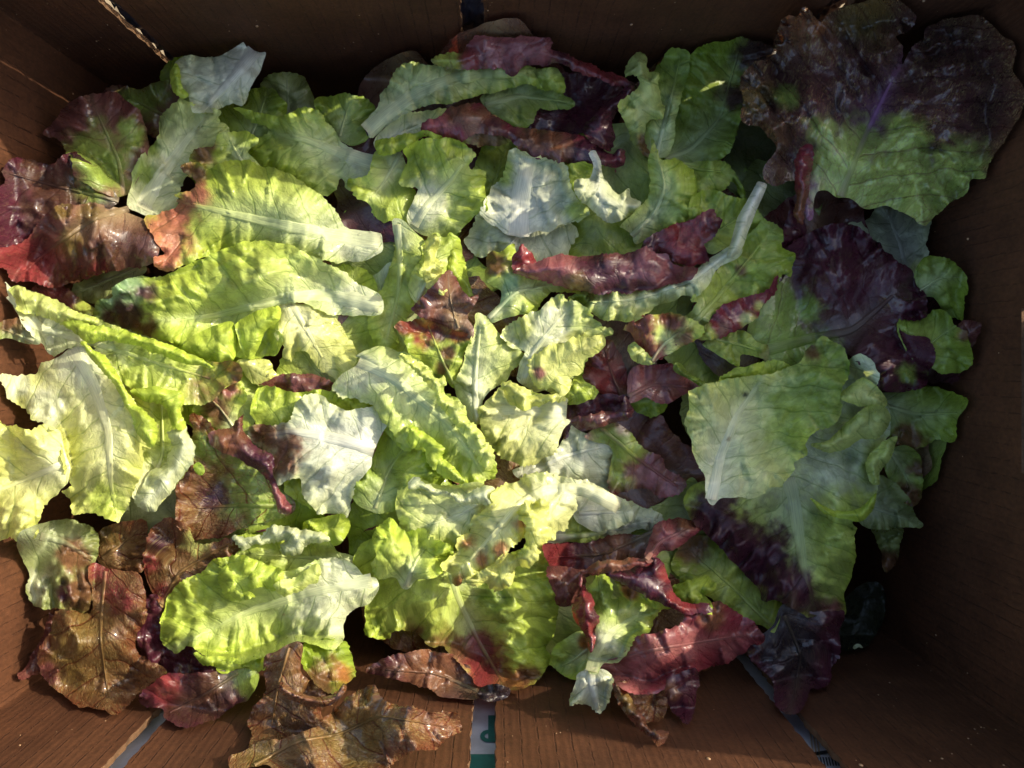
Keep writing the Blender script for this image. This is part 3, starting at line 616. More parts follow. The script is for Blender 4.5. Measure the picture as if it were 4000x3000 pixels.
# ---- right side, in the shade
leaf(LG, 'pale cream leaf under the lower tip of the big speckled leaf', 'F', [(1080,-110),(1200,-140),(1250,-230),(1380,-225),(1500,-140),(1570,-150),(1532,-10),(1550,60),(1500,130),(1478,222),(1400,180),(1270,60),(1150,-60)], 'white', [(1430,200),(1380,0),(1300,-200)], (10,4), puck=1.5, blobs=[(1480,150,60,'y')])
leaf(LG, 'curled green leaf in the shade against the right cardboard wall', 'F', [(1470,200),(1480,130),(1550,80),(1650,90),(1740,150),(1782,260),(1752,330),(1755,450),(1700,430),(1640,440),(1580,320),(1510,310)], 'green', [(1500,280),(1620,200),(1740,200)], (8,2), dome=8, ruf=6)
leaf(RL, 'small brown leaf tip poking out at the right cardboard wall', 'F', [(1700,540),(1730,480),(1780,455),(1865,470),(1850,520),(1800,600),(1730,610)], 'brown', None, lift=3)
leaf(LG, 'flat green leaf lying below the curled one at the right wall', 'F', [(1380,450),(1530,440),(1600,400),(1680,430),(1700,490),(1780,520),(1790,600),(1802,700),(1760,745),(1640,767),(1560,740),(1460,700),(1380,560)], 'green', [(1450,680),(1600,560),(1720,480)], (9,3), dome=6, blobs=[(1760,540,50,'b'),(1500,600,130,'l')])
leaf(LG, 'angular dull green leaf with red lower edge at the right', 'F', [(1240,900),(1430,865),(1520,840),(1620,860),(1775,918),(1742,1000),(1705,1070),(1702,1162),(1600,1165),(1500,1195),(1350,1180),(1290,1080),(1220,980)], 'green', [(1280,950),(1480,1010),(1720,1000)], (9,3), blobs=[(1420,1180,110,'b')])
leaf(LG, 'narrow olive leaf with a dark red tip, right of the big wet pair', 'F', [(1290,1300),(1330,1200),(1430,1195),(1500,1270),(1512,1400),(1500,1500),(1440,1545),(1370,1500),(1320,1400)], 'green', [(1320,1230),(1400,1340),(1470,1500)], (8,3), blobs=[(1450,1480,80,'b'),(1480,1330,60,'b')])
leaf(LG, 'grey-green leaf with a thin pale rim, in the shade at the lower right', 'I', [(1130,200),(1180,80),(1240,-60),(1330,-40),(1420,60),(1465,170),(1500,195),(1512,232),(1400,240),(1300,252),(1200,245)], 'dull', [(1200,120),(1450,200)], (8,3), puck=1)
leaf(LG, 'limp olive leaf hanging under the grey-green one at lower right', 'I', [(1215,240),(1300,255),(1385,250),(1385,330),(1352,450),(1310,512),(1285,480),(1260,350)], 'dull', None, blobs=[(1320,450,60,'b')])
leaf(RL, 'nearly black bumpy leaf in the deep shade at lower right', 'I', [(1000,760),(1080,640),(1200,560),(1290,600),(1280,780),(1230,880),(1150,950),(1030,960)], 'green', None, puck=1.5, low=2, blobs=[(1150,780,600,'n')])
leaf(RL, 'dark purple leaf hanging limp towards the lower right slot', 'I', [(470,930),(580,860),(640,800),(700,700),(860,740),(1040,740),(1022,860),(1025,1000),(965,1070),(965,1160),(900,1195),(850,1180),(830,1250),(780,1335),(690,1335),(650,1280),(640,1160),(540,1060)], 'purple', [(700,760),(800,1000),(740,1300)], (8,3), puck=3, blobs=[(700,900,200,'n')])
leaf(RL, 'dark red strip of leaf between the speckled leaf and the purple leaf', 'C', [(690,1465),(690,1380),(720,1270),(740,1170),(770,1250),(815,1310),(830,1400),(780,1500)], 'purple', None)
leaf(RL, 'large deep purple glossy leaf at right with a green base', 'F', [(690,60),(750,0),(830,-50),(920,-95),(1050,-110),(1150,-80),(1225,-20),(1270,10),(1272,45),(1350,90),(1440,160),(1482,250),(1530,310),(1545,400),(1515,445),(1405,455),(1382,505),(1430,545),(1520,550),(1580,610),(1587,690),(1540,760),(1530,840),(1430,868),(1300,872),(1190,850),(1200,760),(1120,680),(1000,640),(900,680),(760,760),(620,760),(560,640),(480,540),(540,380),(620,290),(700,200)], 'purple', [(590,630),(850,560),(1100,515),(1350,300)], (20,5), blobs=[(560,480,260,'g'),(760,640,200,'g'),(820,400,90,'g'),(1420,760,60,'g')], puck=3, low=6, dome=9, ruf=7, lift=3)
leaf(LG, 'small lime leaf with a red corner left of the big wet pair', 'F', [(215,590),(330,530),(450,520),(560,600),(602,600),(592,680),(450,655),(430,725),(360,700),(290,650)], 'green', [(300,560),(440,600),(560,640)], (8,2), blobs=[(600,640,60,'b'),(400,600,160,'l')])

# ---- centre right
leaf(LG, 'dull green leaf behind the white stalk at right of centre', 'F', [(150,-260),(300,-310),(430,-260),(540,-190),(592,-120),(500,-30),(350,40),(250,60),(150,-100)], 'green', [(200,0),(480,-180)], (8,2), blobs=[(350,-160,190,'l')])
leaf(LG, 'large green leaf with a crimson rolled lower edge, right of centre', 'F', [(600,-130),(660,-100),(692,-60),(682,20),(765,60),(742,150),(735,195),(690,185),(640,260),(560,330),(430,330),(300,400),(220,500),(130,560),(0,640),(-60,600),(-20,520),(100,440),(200,340),(150,330),(280,180),(380,80),(450,-20),(530,-90)], 'green', [(-20,600),(200,440),(380,230),(560,0)], (12,4), blobs=[(500,100,60,'b'),(430,250,330,'l'),(440,160,35,'b')], dome=8, puck=2, lift=4,
  flaps=[dict(pts=[(-40,680),(60,600),(140,550),(250,480),(310,385),(430,330),(560,300),(620,250),(660,188),(662,220),(640,280),(600,340),(560,375),(545,420),(500,470),(400,515),(300,560),(200,570),(90,600),(10,665)], kind='red', blobs=[(250,540,60,'l'),(350,500,60,'b'),(480,460,50,'y'),(560,370,30,'y')], dome=7, puck=2, name='rolled_edge')])
leaf(RL, 'round brownish red leaf right of the crinkled yellow leaf', 'E', [(1475,840),(1485,700),(1555,620),(1640,570),(1692,650),(1722,740),(1737,850),(1700,907),(1610,895),(1550,865)], 'brown', [(1700,900),(1640,760),(1600,620)], (8,2), blobs=[(1640,800,150,'r')], dome=8, puck=1.4)
leaf(LG, 'small green leaf peeping out under the red pointed leaf', 'E', [(1750,930),(1840,890),(1960,920),(1970,960),(1930,1000),(1880,1022),(1800,990)], 'green', None)
leaf(RL, 'pinkish red pointed leaf with a pale base, under the tiny crinkled green leaflet', 'E', [(1735,830),(1745,770),(1780,728),(1900,713),(2010,715),(2100,780),(2200,845),(2300,868),(2270,895),(2180,880),(2090,880),(2060,895),(1980,935),(1900,942),(1840,905),(1750,942)], 'red', [(1745,900),(1880,830),(2200,860)], (9,3), blobs=[(1860,800,120,'k'),(2040,850,90,'k')], puck=1.8, lift=3)
leaf('leaflet', 'tiny bright green crinkled leaflet lying like a caterpillar on the red leaf', 'F', [(42,740),(60,702),(100,715),(130,760),(200,800),(255,830),(342,842),(330,862),(250,862),(190,838),(110,785),(60,762)], 'green', [(50,730),(150,800),(335,850)], (3,1), blobs=[(150,790,250,'g')], puck=4, dome=12, step=6, tooth=5, lift=4)
leaf(LG, 'grey-white broad leaf lying under the centre leaves', 'E', [(1060,1340),(1200,1280),(1330,1210),(1400,1080),(1480,1120),(1630,1160),(1650,1300),(1630,1430),(1670,1530),(1500,1440),(1400,1420),(1200,1400),(1120,1400)], 'white', [(1120,1380),(1350,1260),(1580,1200)], (12,4), puck=1.3)
leaf(RL, 'dark brown leaf strip in the shade right of the yellow leaf', 'E', [(1365,1030),(1400,960),(1450,940),(1560,895),(1660,890),(1740,910),(1700,975),(1600,1010),(1450,1040)], 'purple', None, dome=4)
leaf(RL, 'pink and green glossy leaf with a ragged lower edge, right of centre', 'E', [(1480,1140),(1580,1070),(1660,1045),(1740,1100),(1800,1180),(1862,1230),(1940,1270),(1962,1330),(2040,1380),(2087,1422),(2050,1465),(1990,1492),(1925,1492),(1850,1442),(1780,1442),(1700,1472),(1640,1492),(1625,1400),(1640,1300),(1628,1200)], 'brown', [(1580,1090),(1780,1260),(2040,1440)], (9,4), blobs=[(1690,1330,130,'l'),(1640,1200,120,'g'),(1880,1330,140,'k'),(1980,1430,110,'k'),(1780,1200,70,'l')], low=6, dome=9, lift=5)
leaf(RL, 'mauve brown folded leaf edge touching the stalk of the yellow leaf', 'E', [(1362,1145),(1358,1080),(1390,1045),(1500,1015),(1640,992),(1700,960),(1722,905),(1765,970),(1742,1022),(1640,1062),(1540,1092),(1450,1103),(1405,1075),(1378,1150)], 'brown', None, blobs=[(1700,980,90,'p'),(1380,1100,50,'p')], dome=7, lift=4)
leaf(RL, 'glossy red and lime leaf under the crimson rolled edge', 'E', [(1700,510),(1790,450),(1880,415),(1970,418),(2080,440),(2180,500),(2140,560),(2000,645),(1890,702),(1850,655),(1790,585),(1750,530)], 'lime', [(1880,690),(1960,580),(2110,480)], (8,3), blobs=[(1800,530,130,'r'),(1990,470,80,'r'),(1860,620,90,'r'),(2080,560,70,'b')], puck=2.5, lift=3)
leaf(LG, 'small pale leaf corner below the glossy red and lime leaf', 'E', [(1740,600),(1790,590),(1850,660),(1892,705),(1830,715),(1760,692)], 'pale', None)

# ---- centre top, rolled mauve leaf
leaf(LG, 'white-stalked pale leaf running down left beneath the mauve roll', 'E', [(1385,320),(1500,285),(1640,285),(1860,270),(2000,240),(2100,170),(2160,140),(2220,90),(2300,40),(2380,0),(2405,40),(2380,85),(2310,130),(2252,172),(2200,250),(2130,310),(2080,302),(1990,340),(1890,362),(1850,412),(1780,462),(1700,462),(1600,450),(1530,412),(1470,360)], 'pale', [(2380,30),(2100,220),(1800,330),(1500,350)], (10,4), blobs=[(1450,320,90,'g')], puck=3, dome=9, ruf=5, lift=3,
  flaps=[dict(pts=[(2488,-338),(2505,-364),(2555,-345),(2535,-280),(2490,-180),(2440,-50),(2400,50),(2320,90),(2345,-10),(2385,-150),(2440,-250)], kind='white', name='stalk', dome=9, puck=0, ruf=0, low=.5, tooth=2, rib=[(2520,-350),(2440,-150),(2360,60)], lift=6)])
leaf(RL, 'mauve rolled leaf with a green wet underside, centre right of the pile', 'E', [(908,130),(922,60),(1000,45),(1070,10),(1090,120),(1220,190),(1400,230),(1450,290),(1300,280),(1240,330),(1185,402),(1100,422),(1040,442),(950,472),(900,442),(960,380),(990,280),(905,220)], 'lime', [(920,440),(1080,280),(1350,240)], (10,4), blobs=[(930,110,90,'b'),(1050,250,60,'t'),(1010,330,50,'t')], puck=3, dome=9, lift=3,
  flaps=[dict(pts=[(1840,10),(1900,-60),(2020,-110),(2130,-150),(2238,-200),(2262,-150),(2296,-140),(2280,-100),(2230,-30),(2182,0),(2202,50),(2212,105),(2110,130),(2000,110),(1940,70)], kind='purple', blobs=[(2100,-60,150,'r'),(2100,80,80,'r')], puck=3.5, dome=11, name='rolled_edge', label='glossy dark red rolled end'),
   dict(pts=[(1062,155),(1068,90),(1110,8),(1145,45),(1200,130),(1150,160),(1090,165)], kind='red', name='leaf_tip', blobs=[(1110,100,120,'r')]),
   dict(pts=[(1065,160),(1200,112),(1310,82),(1420,75),(1500,80),(1660,58),(1700,70),(1800,40),(1870,28),(1905,60),(1960,60),(1992,110),(2060,145),(2150,150),(2110,200),(2000,240),(1860,272),(1740,290),(1600,292),(1440,282),(1380,270),(1250,222),(1150,205)], kind='brown', name='rolled_edge', dome=14, puck=1.2, blobs=[(1300,180,200,'k'),(1500,130,90,'p'),(1700,200,200,'p'),(1420,250,70,'z'),(1900,130,140,'k')])])

# ---- centre
leaf(LG, 'long pale leaf with a narrow grey rib, left of the ruffled yellow leaf', 'E', [(345,-140),(400,-140),(520,-30),(540,60),(500,180),(480,260),(480,330),(468,380),(430,440),(440,470),(372,480),(350,500),(385,575),(340,625),(260,612),(222,520),(205,450),(197,380),(240,310),(300,270),(330,150),(370,20)], 'lime', [(380,-110),(400,100),(385,300),(320,560)], (15,4), puck=2.6, dome=8, blobs=[(370,200,200,'l')])
leaf(LG, 'olive leaf strip with toothed edge right of the ruffled yellow leaf', 'E', [(650,120),(680,-60),(750,-10),(772,120),(802,230),(835,310),(780,300),(720,220)], 'lime', None, dome=8)
leaf(LG, 'ruffled pale yellow leaf standing up left of centre', 'E', [(440,250),(460,170),(520,90),(540,10),(570,-40),(605,-60),(640,-30),(700,-30),(680,100),(660,190),(620,300),(560,300),(530,352),(500,370),(455,320)], 'lime', [(500,340),(590,150),(620,-20)], (9,3), dome=8, ruf=6,
  flaps=[dict(pts=[(540,30),(570,-30),(605,-55),(625,20),(600,70),(640,120),(635,190),(655,250),(645,292),(610,285),(560,270),(545,200),(530,110)], kind='yellow', name='ruffled_edge', ruf=6, tooth=12, puck=3)])
leaf(RL, 'flat brown-red leaf between the ruffled yellow leaf and the centre', 'E', [(470,390),(560,290),(630,210),(685,155),(740,250),(800,325),(852,310),(840,360),(792,422),(832,500),(815,560),(760,520),(700,510),(560,460)], 'brown', [(740,500),(690,330),(680,180)], (7,2), puck=1)
leaf(LG, 'big green and lime leaf under the long ribbed leaf, below centre left', 'E', [(110,1480),(160,1390),(220,1310),(250,1220),(330,1060),(420,1180),(540,1200),(600,1290),(660,1380),(600,1440),(500,1420),(430,1430),(390,1480),(392,1560),(300,1592),(200,1572)], 'green', [(250,1560),(320,1350),(420,1200)], (9,3), puck=5, low=7, dome=8, blobs=[(450,1280,100,'l')])
leaf(LG, 'pale green leaf beside the white ribbed leaf, under the long centre leaf', 'E', [(0,930),(150,905),(280,940),(370,1050),(420,1140),(460,1215),(400,1210),(330,1120),(200,1000),(60,980)], 'lime', None)
leaf(LG, 'green leaf with a dark red wavy top edge, above the long centre leaf', 'E', [(365,492),(410,460),(455,465),(520,445),(570,460),(640,490),(740,520),(808,560),(780,640),(750,740),(722,845),(640,780),(570,760),(500,680),(440,620),(410,550)], 'green', [(710,830),(640,680),(560,480)], (8,2), blobs=[(600,650,260,'l'),(450,500,90,'r'),(540,510,90,'r'),(660,510,60,'p'),(760,540,60,'r'),(500,580,60,'r'),(690,650,50,'b'),(640,740,40,'b')], puck=2.6, lift=4, dome=9)
leaf(LG, 'fan-shaped pale leaf with dark branching veins at the centre', 'E', [(750,760),(785,640),(815,560),(830,500),(850,415),(930,470),(1000,550),(1060,620),(1135,655),(1110,700),(1050,760),(1000,820),(930,870),(885,930),(885,1010),(850,1070),(800,1030),(750,940),(715,850)], 'pale', [(850,1050),(835,850),(850,650),(870,470)], (13,3), dome=10, puck=1.5, low=3, lift=5, tooth=8)
leaf(LG, 'small yellow-green ruffled leaf below the crinkled yellow leaf', 'E', [(1340,880),(1400,830),(1450,770),(1480,690),(1475,800),(1552,865),(1540,912),(1452,942),(1395,945)], 'lime', None, ruf=5, puck=3)
leaf(LG, 'crinkled pale yellow leaf folded over itself, right of the fan-shaped leaf', 'E', [(995,530),(1100,440),(1190,415),(1240,370),(1330,308),(1385,350),(1430,345),(1500,395),(1540,450),(1590,500),(1642,520),(1600,560),(1540,640),(1470,720),(1400,800),(1350,900),(1250,872),(1190,880),(1120,850),(1080,790),(1110,700),(1130,640),(1060,620),(1030,580)], 'pale', [(1120,830),(1180,640),(1290,500),(1380,400)], (15,3), blobs=[(1290,500,150,'w'),(1450,560,60,'y'),(1130,500,60,'y')], puck=3.4, low=6, dome=10, tooth=13, lift=5,
  flaps=[dict(pts=[(1155,722),(1200,645),(1290,600),(1400,570),(1540,548),(1602,560),(1580,620),(1490,690),(1462,760),(1395,790),(1402,832),(1350,905),(1280,850),(1200,850),(1160,790)], kind='yellow', dome=10, puck=3, tooth=12, blobs=[(1220,770,35,'k')])])
leaf(LG, 'yellow leaf with a thick white torn stalk, right below the centre', 'E', [(860,1000),(900,930),(970,880),(1010,850),(1080,850),(1180,890),(1280,910),(1380,915),(1388,940),(1352,990),(1360,1040),(1392,1050),(1360,1090),(1330,1160),(1310,1222),(1240,1262),(1200,1292),(1130,1312),(1060,1290),(1000,1272),(950,1212),(900,1150),(880,1060)], 'yellow', [(1378,985),(1200,975),(1000,985),(880,1000)], (36,8), puck=3.4, dome=10, lift=5, tooth=11,
  flaps=[dict(pts=[(990,835),(1060,820),(1150,868),(1280,898),(1378,908),(1350,935),(1280,932),(1222,972),(1180,962),(1120,992),(1060,950),(1015,905)], kind='yellow', name='ruffled_edge', dome=9, ruf=5, puck=3, tooth=12)])

# ---- upper left big ones
leaf(LG, 'large pale green leaf with a salmon-red tip and torn white stalk, upper left', 'A', [(1062,990),(1090,958),(1160,965),(1230,1000),(1330,950),(1440,948),(1560,980),(1700,1020),(1762,1072),(1862,1132),(1965,1220),(2012,1310),(2062,1352),(2160,1375),(2240,1370),(2257,1400),(2247,1480),(2150,1532),(2000,1540),(1900,1530),(1700,1490),(1540,1480),(1380,1480),(1250,1490),(1130,1540),(1000,1600),(930,1582),(908,1520),(972,1500),(930,1440),(910,1400),(860,1330),(862,1275),(950,1262),(1032,1220),(1060,1172),(1028,1150),(1140,1110),(1145,1050)], 'lime', [(2235,1430),(1900,1375),(1500,1290),(1150,1210),(1040,1180)], (32,5), blobs=[(990,1350,165,'s'),(960,1540,110,'s'),(1160,1060,70,'b'),(1170,1140,70,'s'),(1080,1240,90,'s'),(1110,980,60,'b'),(2130,1440,130,'w')], puck=1.6, low=4, dome=13, lift=8, tooth=8)
leaf(LG, 'pale yellow crumpled leaf below the big blistered leaf', 'D', [(1640,340),(1850,360),(1960,430),(2012,500),(2092,640),(2062,742),(1992,802),(1880,742),(1800,640),(1742,645),(1720,702),(1680,662),(1668,590),(1630,540),(1640,440),(1630,380)], 'yellow', [(1700,330),(1800,500),(1900,680)], (14,4), puck=4.5, low=6, dome=9, tooth=12)
leaf(LG, 'pale leaf peeping out below the crumpled yellow one, left of centre', 'D', [(1400,700),(1480,685),(1590,695),(1605,760),(1645,785),(1560,835),(1480,805),(1440,765)], 'yellow', None, puck=3)
leaf(RL, 'narrow brown leaf in shade above the white ribbed leaf', 'D', [(1530,835),(1590,810),(1665,772),(1850,775),(1960,830),(1900,885),(1700,875)], 'brown', None, dome=5)
leaf(LG, 'big blistered lime leaf with a purple and blue-green tip, left of centre', 'D', [(560,425),(575,335),(662,320),(670,270),(740,220),(832,195),(905,208),(1000,180),(1130,120),(1250,60),(1400,10),(1560,-15),(1700,15),(1800,60),(1920,120),(2060,200),(2130,250),(2230,290),(2262,340),(2240,420),(2100,428),(2000,420),(1940,420),(1860,385),(1750,340),(1640,365),(1645,500),(1662,580),(1620,650),(1480,685),(1385,668),(1350,697),(1240,692),(1100,645),(1000,575),(900,562),(800,520),(650,480),(560,445)], 'lime', [(2235,366),(1900,300),(1700,315),(1500,365),(1250,430),(1000,450)], (30,4), blobs=[(760,290,130,'t'),(640,390,90,'t'),(870,300,65,'p'),(770,440,110,'p'),(870,500,75,'b'),(640,450,60,'p'),(2100,330,120,'w')], puck=4.6, low=6, dome=12, lift=6, tooth=8, bumps=[(1450,560,40,-9),(1370,560,30,-8),(1640,480,30,-8),(1500,200,200,5),(1300,430,100,-5)],
  flaps=[dict(pts=[(1060,640),(1120,560),(1250,490),(1370,465),(1388,560),(1385,662),(1350,697),(1240,692),(1120,655)], kind='lime', dome=12, tooth=3),
   dict(pts=[(1388,480),(1500,405),(1640,372),(1645,450),(1560,520),(1530,600),(1480,682),(1432,640),(1402,560)], kind='lime', dome=13, tooth=3)])

# ---- white ribbed leaf
leaf(LG, 'lime leaf with brown stains above the white ribbed leaf', 'D', [(1050,950),(1150,870),(1300,855),(1410,825),(1450,900),(1410,1000),(1402,1055),(1370,1102),(1280,1097),(1180,1022),(1115,970)], 'lime', [(1380,1090),(1280,950),(1200,890)], (8,2), blobs=[(1290,980,100,'b'),(1350,850,60,'k'),(1240,900,60,'b')])
leaf(LG, 'lime leaf lobe above the left end of the white ribbed leaf', 'D', [(1480,960),(1510,865),(1620,848),(1750,880),(1880,868),(1985,895),(1950,980),(1800,1030),(1650,1090),(1520,1080),(1485,1010)], 'lime', None, puck=3, dome=9)
leaf(RL, 'wide bronze-green leaf under the white ribbed leaf, lower left', 'D', [(1120,1020),(1180,1020),(1240,1080),(1400,1250),(1560,1330),(1680,1440),(1740,1530),(1700,1605),(1560,1640),(1500,1655),(1300,1722),(1140,1745),(1060,1690),(1035,1500),(1060,1350),(1130,1240),(1140,1120)], 'bronze', [(1730,1550),(1400,1545),(1150,1560)], (10,4), blobs=[(1500,1450,200,'g'),(1550,1600,150,'g'),(1200,1200,90,'g'),(1250,1480,90,'p')], low=6, puck=2.6, dome=8)
leaf('leaflet', 'tiny plain green scrap of leaf on the bronze-green leaf', 'D', [(1140,1310),(1170,1290),(1200,1315),(1205,1350),(1180,1370),(1150,1350)], 'green', None, step=6, tooth=2, puck=.3, low=.5, dome=2, ruf=.5)
leaf(LG, 'pale yellow-green drooping lobe at the foot of the white ribbed leaf', 'D', [(1690,1400),(1760,1380),(1830,1500),(1925,1560),(1890,1605),(1830,1570),(1740,1510),(1680,1450)], 'lime', None, dome=8)
leaf(LG, 'white ribbed leaf with a brown and purple curled tip, left of centre', 'D', [(1460,1120),(1500,1068),(1600,1080),(1660,1062),(1712,1050),(1738,945),(1800,900),(1880,885),(1945,950),(2050,985),(2130,975),(2215,965),(2287,1040),(2250,1130),(2200,1222),(2182,1320),(2112,1400),(2082,1470),(2052,1602),(2030,1612),(1990,1590),(1880,1600),(1850,1560),(1800,1500),(1782,1440),(1772,1385),(1690,1392),(1640,1425),(1600,1370),(1600,1250),(1530,1200)], 'white', [(2205,1215),(1950,1150),(1700,1105),(1560,1130)], (26,6), blobs=[(1600,1180,150,'b'),(1660,1300,100,'b'),(1690,1190,70,'b'),(1560,1120,70,'b')], ridge=4.5, puck=1.9, low=4, dome=11, lift=5, under=True, tooth=7,
  flaps=[dict(pts=[(1240,1110),(1350,1090),(1390,1060),(1440,998),(1420,1080),(1472,1150),(1482,1180),(1530,1212),(1600,1250),(1612,1300),(1602,1360),(1640,1430),(1690,1520),(1712,1550),(1700,1587),(1640,1577),(1620,1500),(1590,1400),(1560,1360),(1480,1312),(1400,1262),(1300,1222),(1242,1190)], kind='purple', name='curled_tip', blobs=[(1350,1150,160,'b'),(1500,1250,110,'p'),(1650,1530,80,'k'),(1590,1290,70,'p')], dome=12, tooth=7, puck=2.4)])

# ---- long centre leaf
leaf(LG, 'long lime leaf with a pale straight rib crossing the centre diagonally', 'E', [(8,870),(50,780),(130,720),(162,682),(128,668),(170,638),(230,612),(300,620),(370,640),(450,640),(502,690),(552,730),(600,795),(665,800),(640,862),(700,920),(772,960),(792,1050),(862,1102),(892,1180),(942,1230),(955,1300),(965,1392),(900,1382),(860,1422),(762,1412),(680,1382),(600,1320),(545,1220),(460,1210),(400,1190),(370,1120),(300,1050),(240,960),(150,912),(50,902)], 'lime', [(150,700),(350,790),(520,930),(680,1060),(800,1220),(890,1370)], (22,5), puck=2.8, low=4, dome=12, vee=-.6, lift=8, tooth=12, blobs=[(120,800,140,'w')],
  flaps=[dict(pts=[(450,1078),(530,1110),(600,1150),(652,1210),(640,1262),(700,1310),(790,1410),(680,1385),(610,1340),(560,1282),(540,1205),(460,1205)], kind='lime', dome=8, name='folded_edge'),
   dict(pts=[(400,650),(490,690),(560,740),(600,800),(660,800),(640,862),(700,925),(775,960),(800,1060),(870,1110),(895,1180),(940,1240),(950,1300),(900,1340),(840,1250),(780,1140),(700,1040),(640,960),(590,860),(500,760)], kind='pale', name='ruffled_edge', ruf=6, puck=3.5, tooth=13, dome=9)])

# ---- far left big pale leaves
leaf(LG, 'canoe-shaped pale leaf with folded rims and a brown-red tip, at the left', 'D', [(30,232),(65,265),(190,290),(420,390),(570,455),(800,540),(1040,620),(1230,700),(1380,702),(1422,735),(1400,810),(1320,850),(1240,930),(1100,950),(900,865),(760,855),(640,745),(540,605),(430,615),(320,655),(240,590),(150,500),(85,380)], 'pale', [(60,300),(230,500),(500,570),(900,700),(1250,800)], (18,4), blobs=[(1330,770,140,'b'),(1180,830,130,'b'),(250,500,150,'w'),(900,720,300,'l')], puck=1.5, low=4, dome=-4, lift=6,
  flaps=[dict(pts=[(62,262),(120,260),(190,288),(300,330),(420,392),(575,455),(480,480),(370,472),(280,440),(200,410),(110,390),(90,330)], kind='pale', name='folded_edge', dome=9),
   dict(pts=[(360,465),(470,470),(600,490),(800,540),(950,590),(1050,625),(1150,665),(1260,735),(1150,712),(1050,690),(950,655),(820,605),(720,590),(640,568),(520,585),(440,520)], kind='lime', name='folded_edge', dome=9)])
leaf(LG, 'pale yellow leaf with ribbed folds cut by the left edge of the picture', 'D', [(-60,1080),(50,1078),(170,1095),(270,1075),(360,1120),(380,1190),(400,1290),(410,1400),(350,1450),(312,1492),(262,1560),(232,1640),(205,1725),(110,1752),(60,1722),(-60,1735)], 'yellow', [(400,1290),(200,1370),(-20,1460)], (16,5), ridge=3.2, puck=3.2, low=6, dome=9, lift=3, tooth=11)
leaf(LG, 'cupped yellow leaf curling round behind the big ribbed leaf at left', 'D', [(640,900),(760,868),(960,850),(1060,882),(1075,940),(1065,1000),(1092,1085),(1130,1180),(1132,1280),(1062,1385),(980,1490),(910,1572),(850,1560),(800,1525),(760,1480),(700,1400),(660,1100)], 'yellow', [(850,1500),(960,1250),(950,920)], (10,4), dome=-2, puck=2, lift=3, blobs=[(970,1150,160,'l')],
  flaps=[dict(pts=[(985,1120),(1050,1100),(1095,1085),(1130,1180),(1134,1280),(1064,1387),(982,1490),(912,1574),(850,1562),(800,1526),(835,1440),(890,1340),(965,1320),(985,1240),(1030,1190)], kind='white', name='rolled_edge', dome=13, puck=.8, tooth=10),
   dict(pts=[(770,872),(960,850),(1062,882),(1075,940),(1062,1000),(1092,1085),(1060,1100),(1010,1050),(985,980),(950,940),(860,930)], kind='lime', name='folded_edge', dome=8)])
leaf(LG, 'big pale leaf with deep side folds, front of the left group', 'D', [(8,760),(80,790),(130,780),(210,770),(250,710),(330,680),(420,620),(450,580),(490,575),(540,620),(602,650),(642,690),(722,840),(792,950),(862,1000),(922,1080),(922,1160),(882,1202),(830,1200),(835,1300),(812,1400),(762,1520),(690,1642),(600,1602),(520,1592),(440,1592),(430,1520),(360,1462),(420,1430),(380,1340),(360,1180),(350,1120),(300,1080),(190,1030),(190,1000),(110,950),(40,900),(20,820)], 'yellow', [(430,620),(550,830),(640,1100),(650,1400),(690,1620)], (26,4), blobs=[(400,700,160,'w'),(60,830,100,'w'),(280,960,120,'w'),(600,1550,120,'l')], ridge=3.2, puck=3.4, low=6, dome=14, lift=8, tooth=11,
  flaps=[dict(pts=[(480,580),(540,620),(640,692),(722,842),(795,952),(862,1002),(922,1082),(920,1170),(880,1202),(840,1150),(790,1060),(740,950),(650,800),(560,700)], kind='lime', name='folded_edge', dome=9, puck=1.5)])

# ---- lower left, bronze and red leaves
leaf(RL, 'dark bronze leaf in the shadow under the big oval leaf, lower left', 'G', [(810,720),(880,640),(960,700),(1000,880),(1150,960),(1380,1060),(1380,1160),(1200,1150),(1010,1130),(900,1060),(820,950)], 'purple', None, puck=3)
leaf(RL, 'narrow brown leaf edge standing in the left corner of the box', 'G', [(300,740),(360,730),(330,860),(270,1000),(240,1090),(130,1132),(112,1112),(180,1020),(250,890)], 'brown', None, dome=6)
leaf(RL, 'wrinkled bronze leaf in part shade, below the ribbed pale leaves at left', 'G', [(550,320),(600,250),(680,220),(840,200),(870,260),(855,480),(750,500),(620,470),(560,420)], 'bronze', [(600,420),(720,340),(820,250)], (8,3), puck=4, blobs=[(660,300,70,'z')])
leaf(RL, 'pale-ribbed red and green leaf with finger-like folds at the lower left', 'G', [(100,300),(220,220),(420,200),(570,280),(570,400),(560,500),(530,720),(430,730),(340,712),(220,715),(178,655),(150,610),(180,520),(120,400)], 'dull', [(240,290),(390,330),(550,440)], (14,6), blobs=[(450,400,110,'b'),(480,620,130,'b'),(350,620,60,'p'),(230,590,70,'w')], ridge=2.6, puck=5, dome=9, bumps=[(220,580,45,7),(330,560,25,8),(285,560,20,-8),(375,560,20,-8)])
leaf(RL, 'bronze leaf with a torn hole, left of the white folded leaf', 'G', [(848,390),(890,255),(1000,190),(1110,240),(1140,330),(1190,350),(1290,320),(1410,310),(1395,400),(1260,470),(1200,530),(1100,560),(1010,640),(962,712),(905,640),(870,565),(850,500)], 'bronze', [(950,690),(1060,500),(1360,330)], (9,3), puck=2.6, low=5, blobs=[(1180,310,70,'y'),(880,450,60,'r'),(950,620,60,'r'),(930,330,60,'p')])
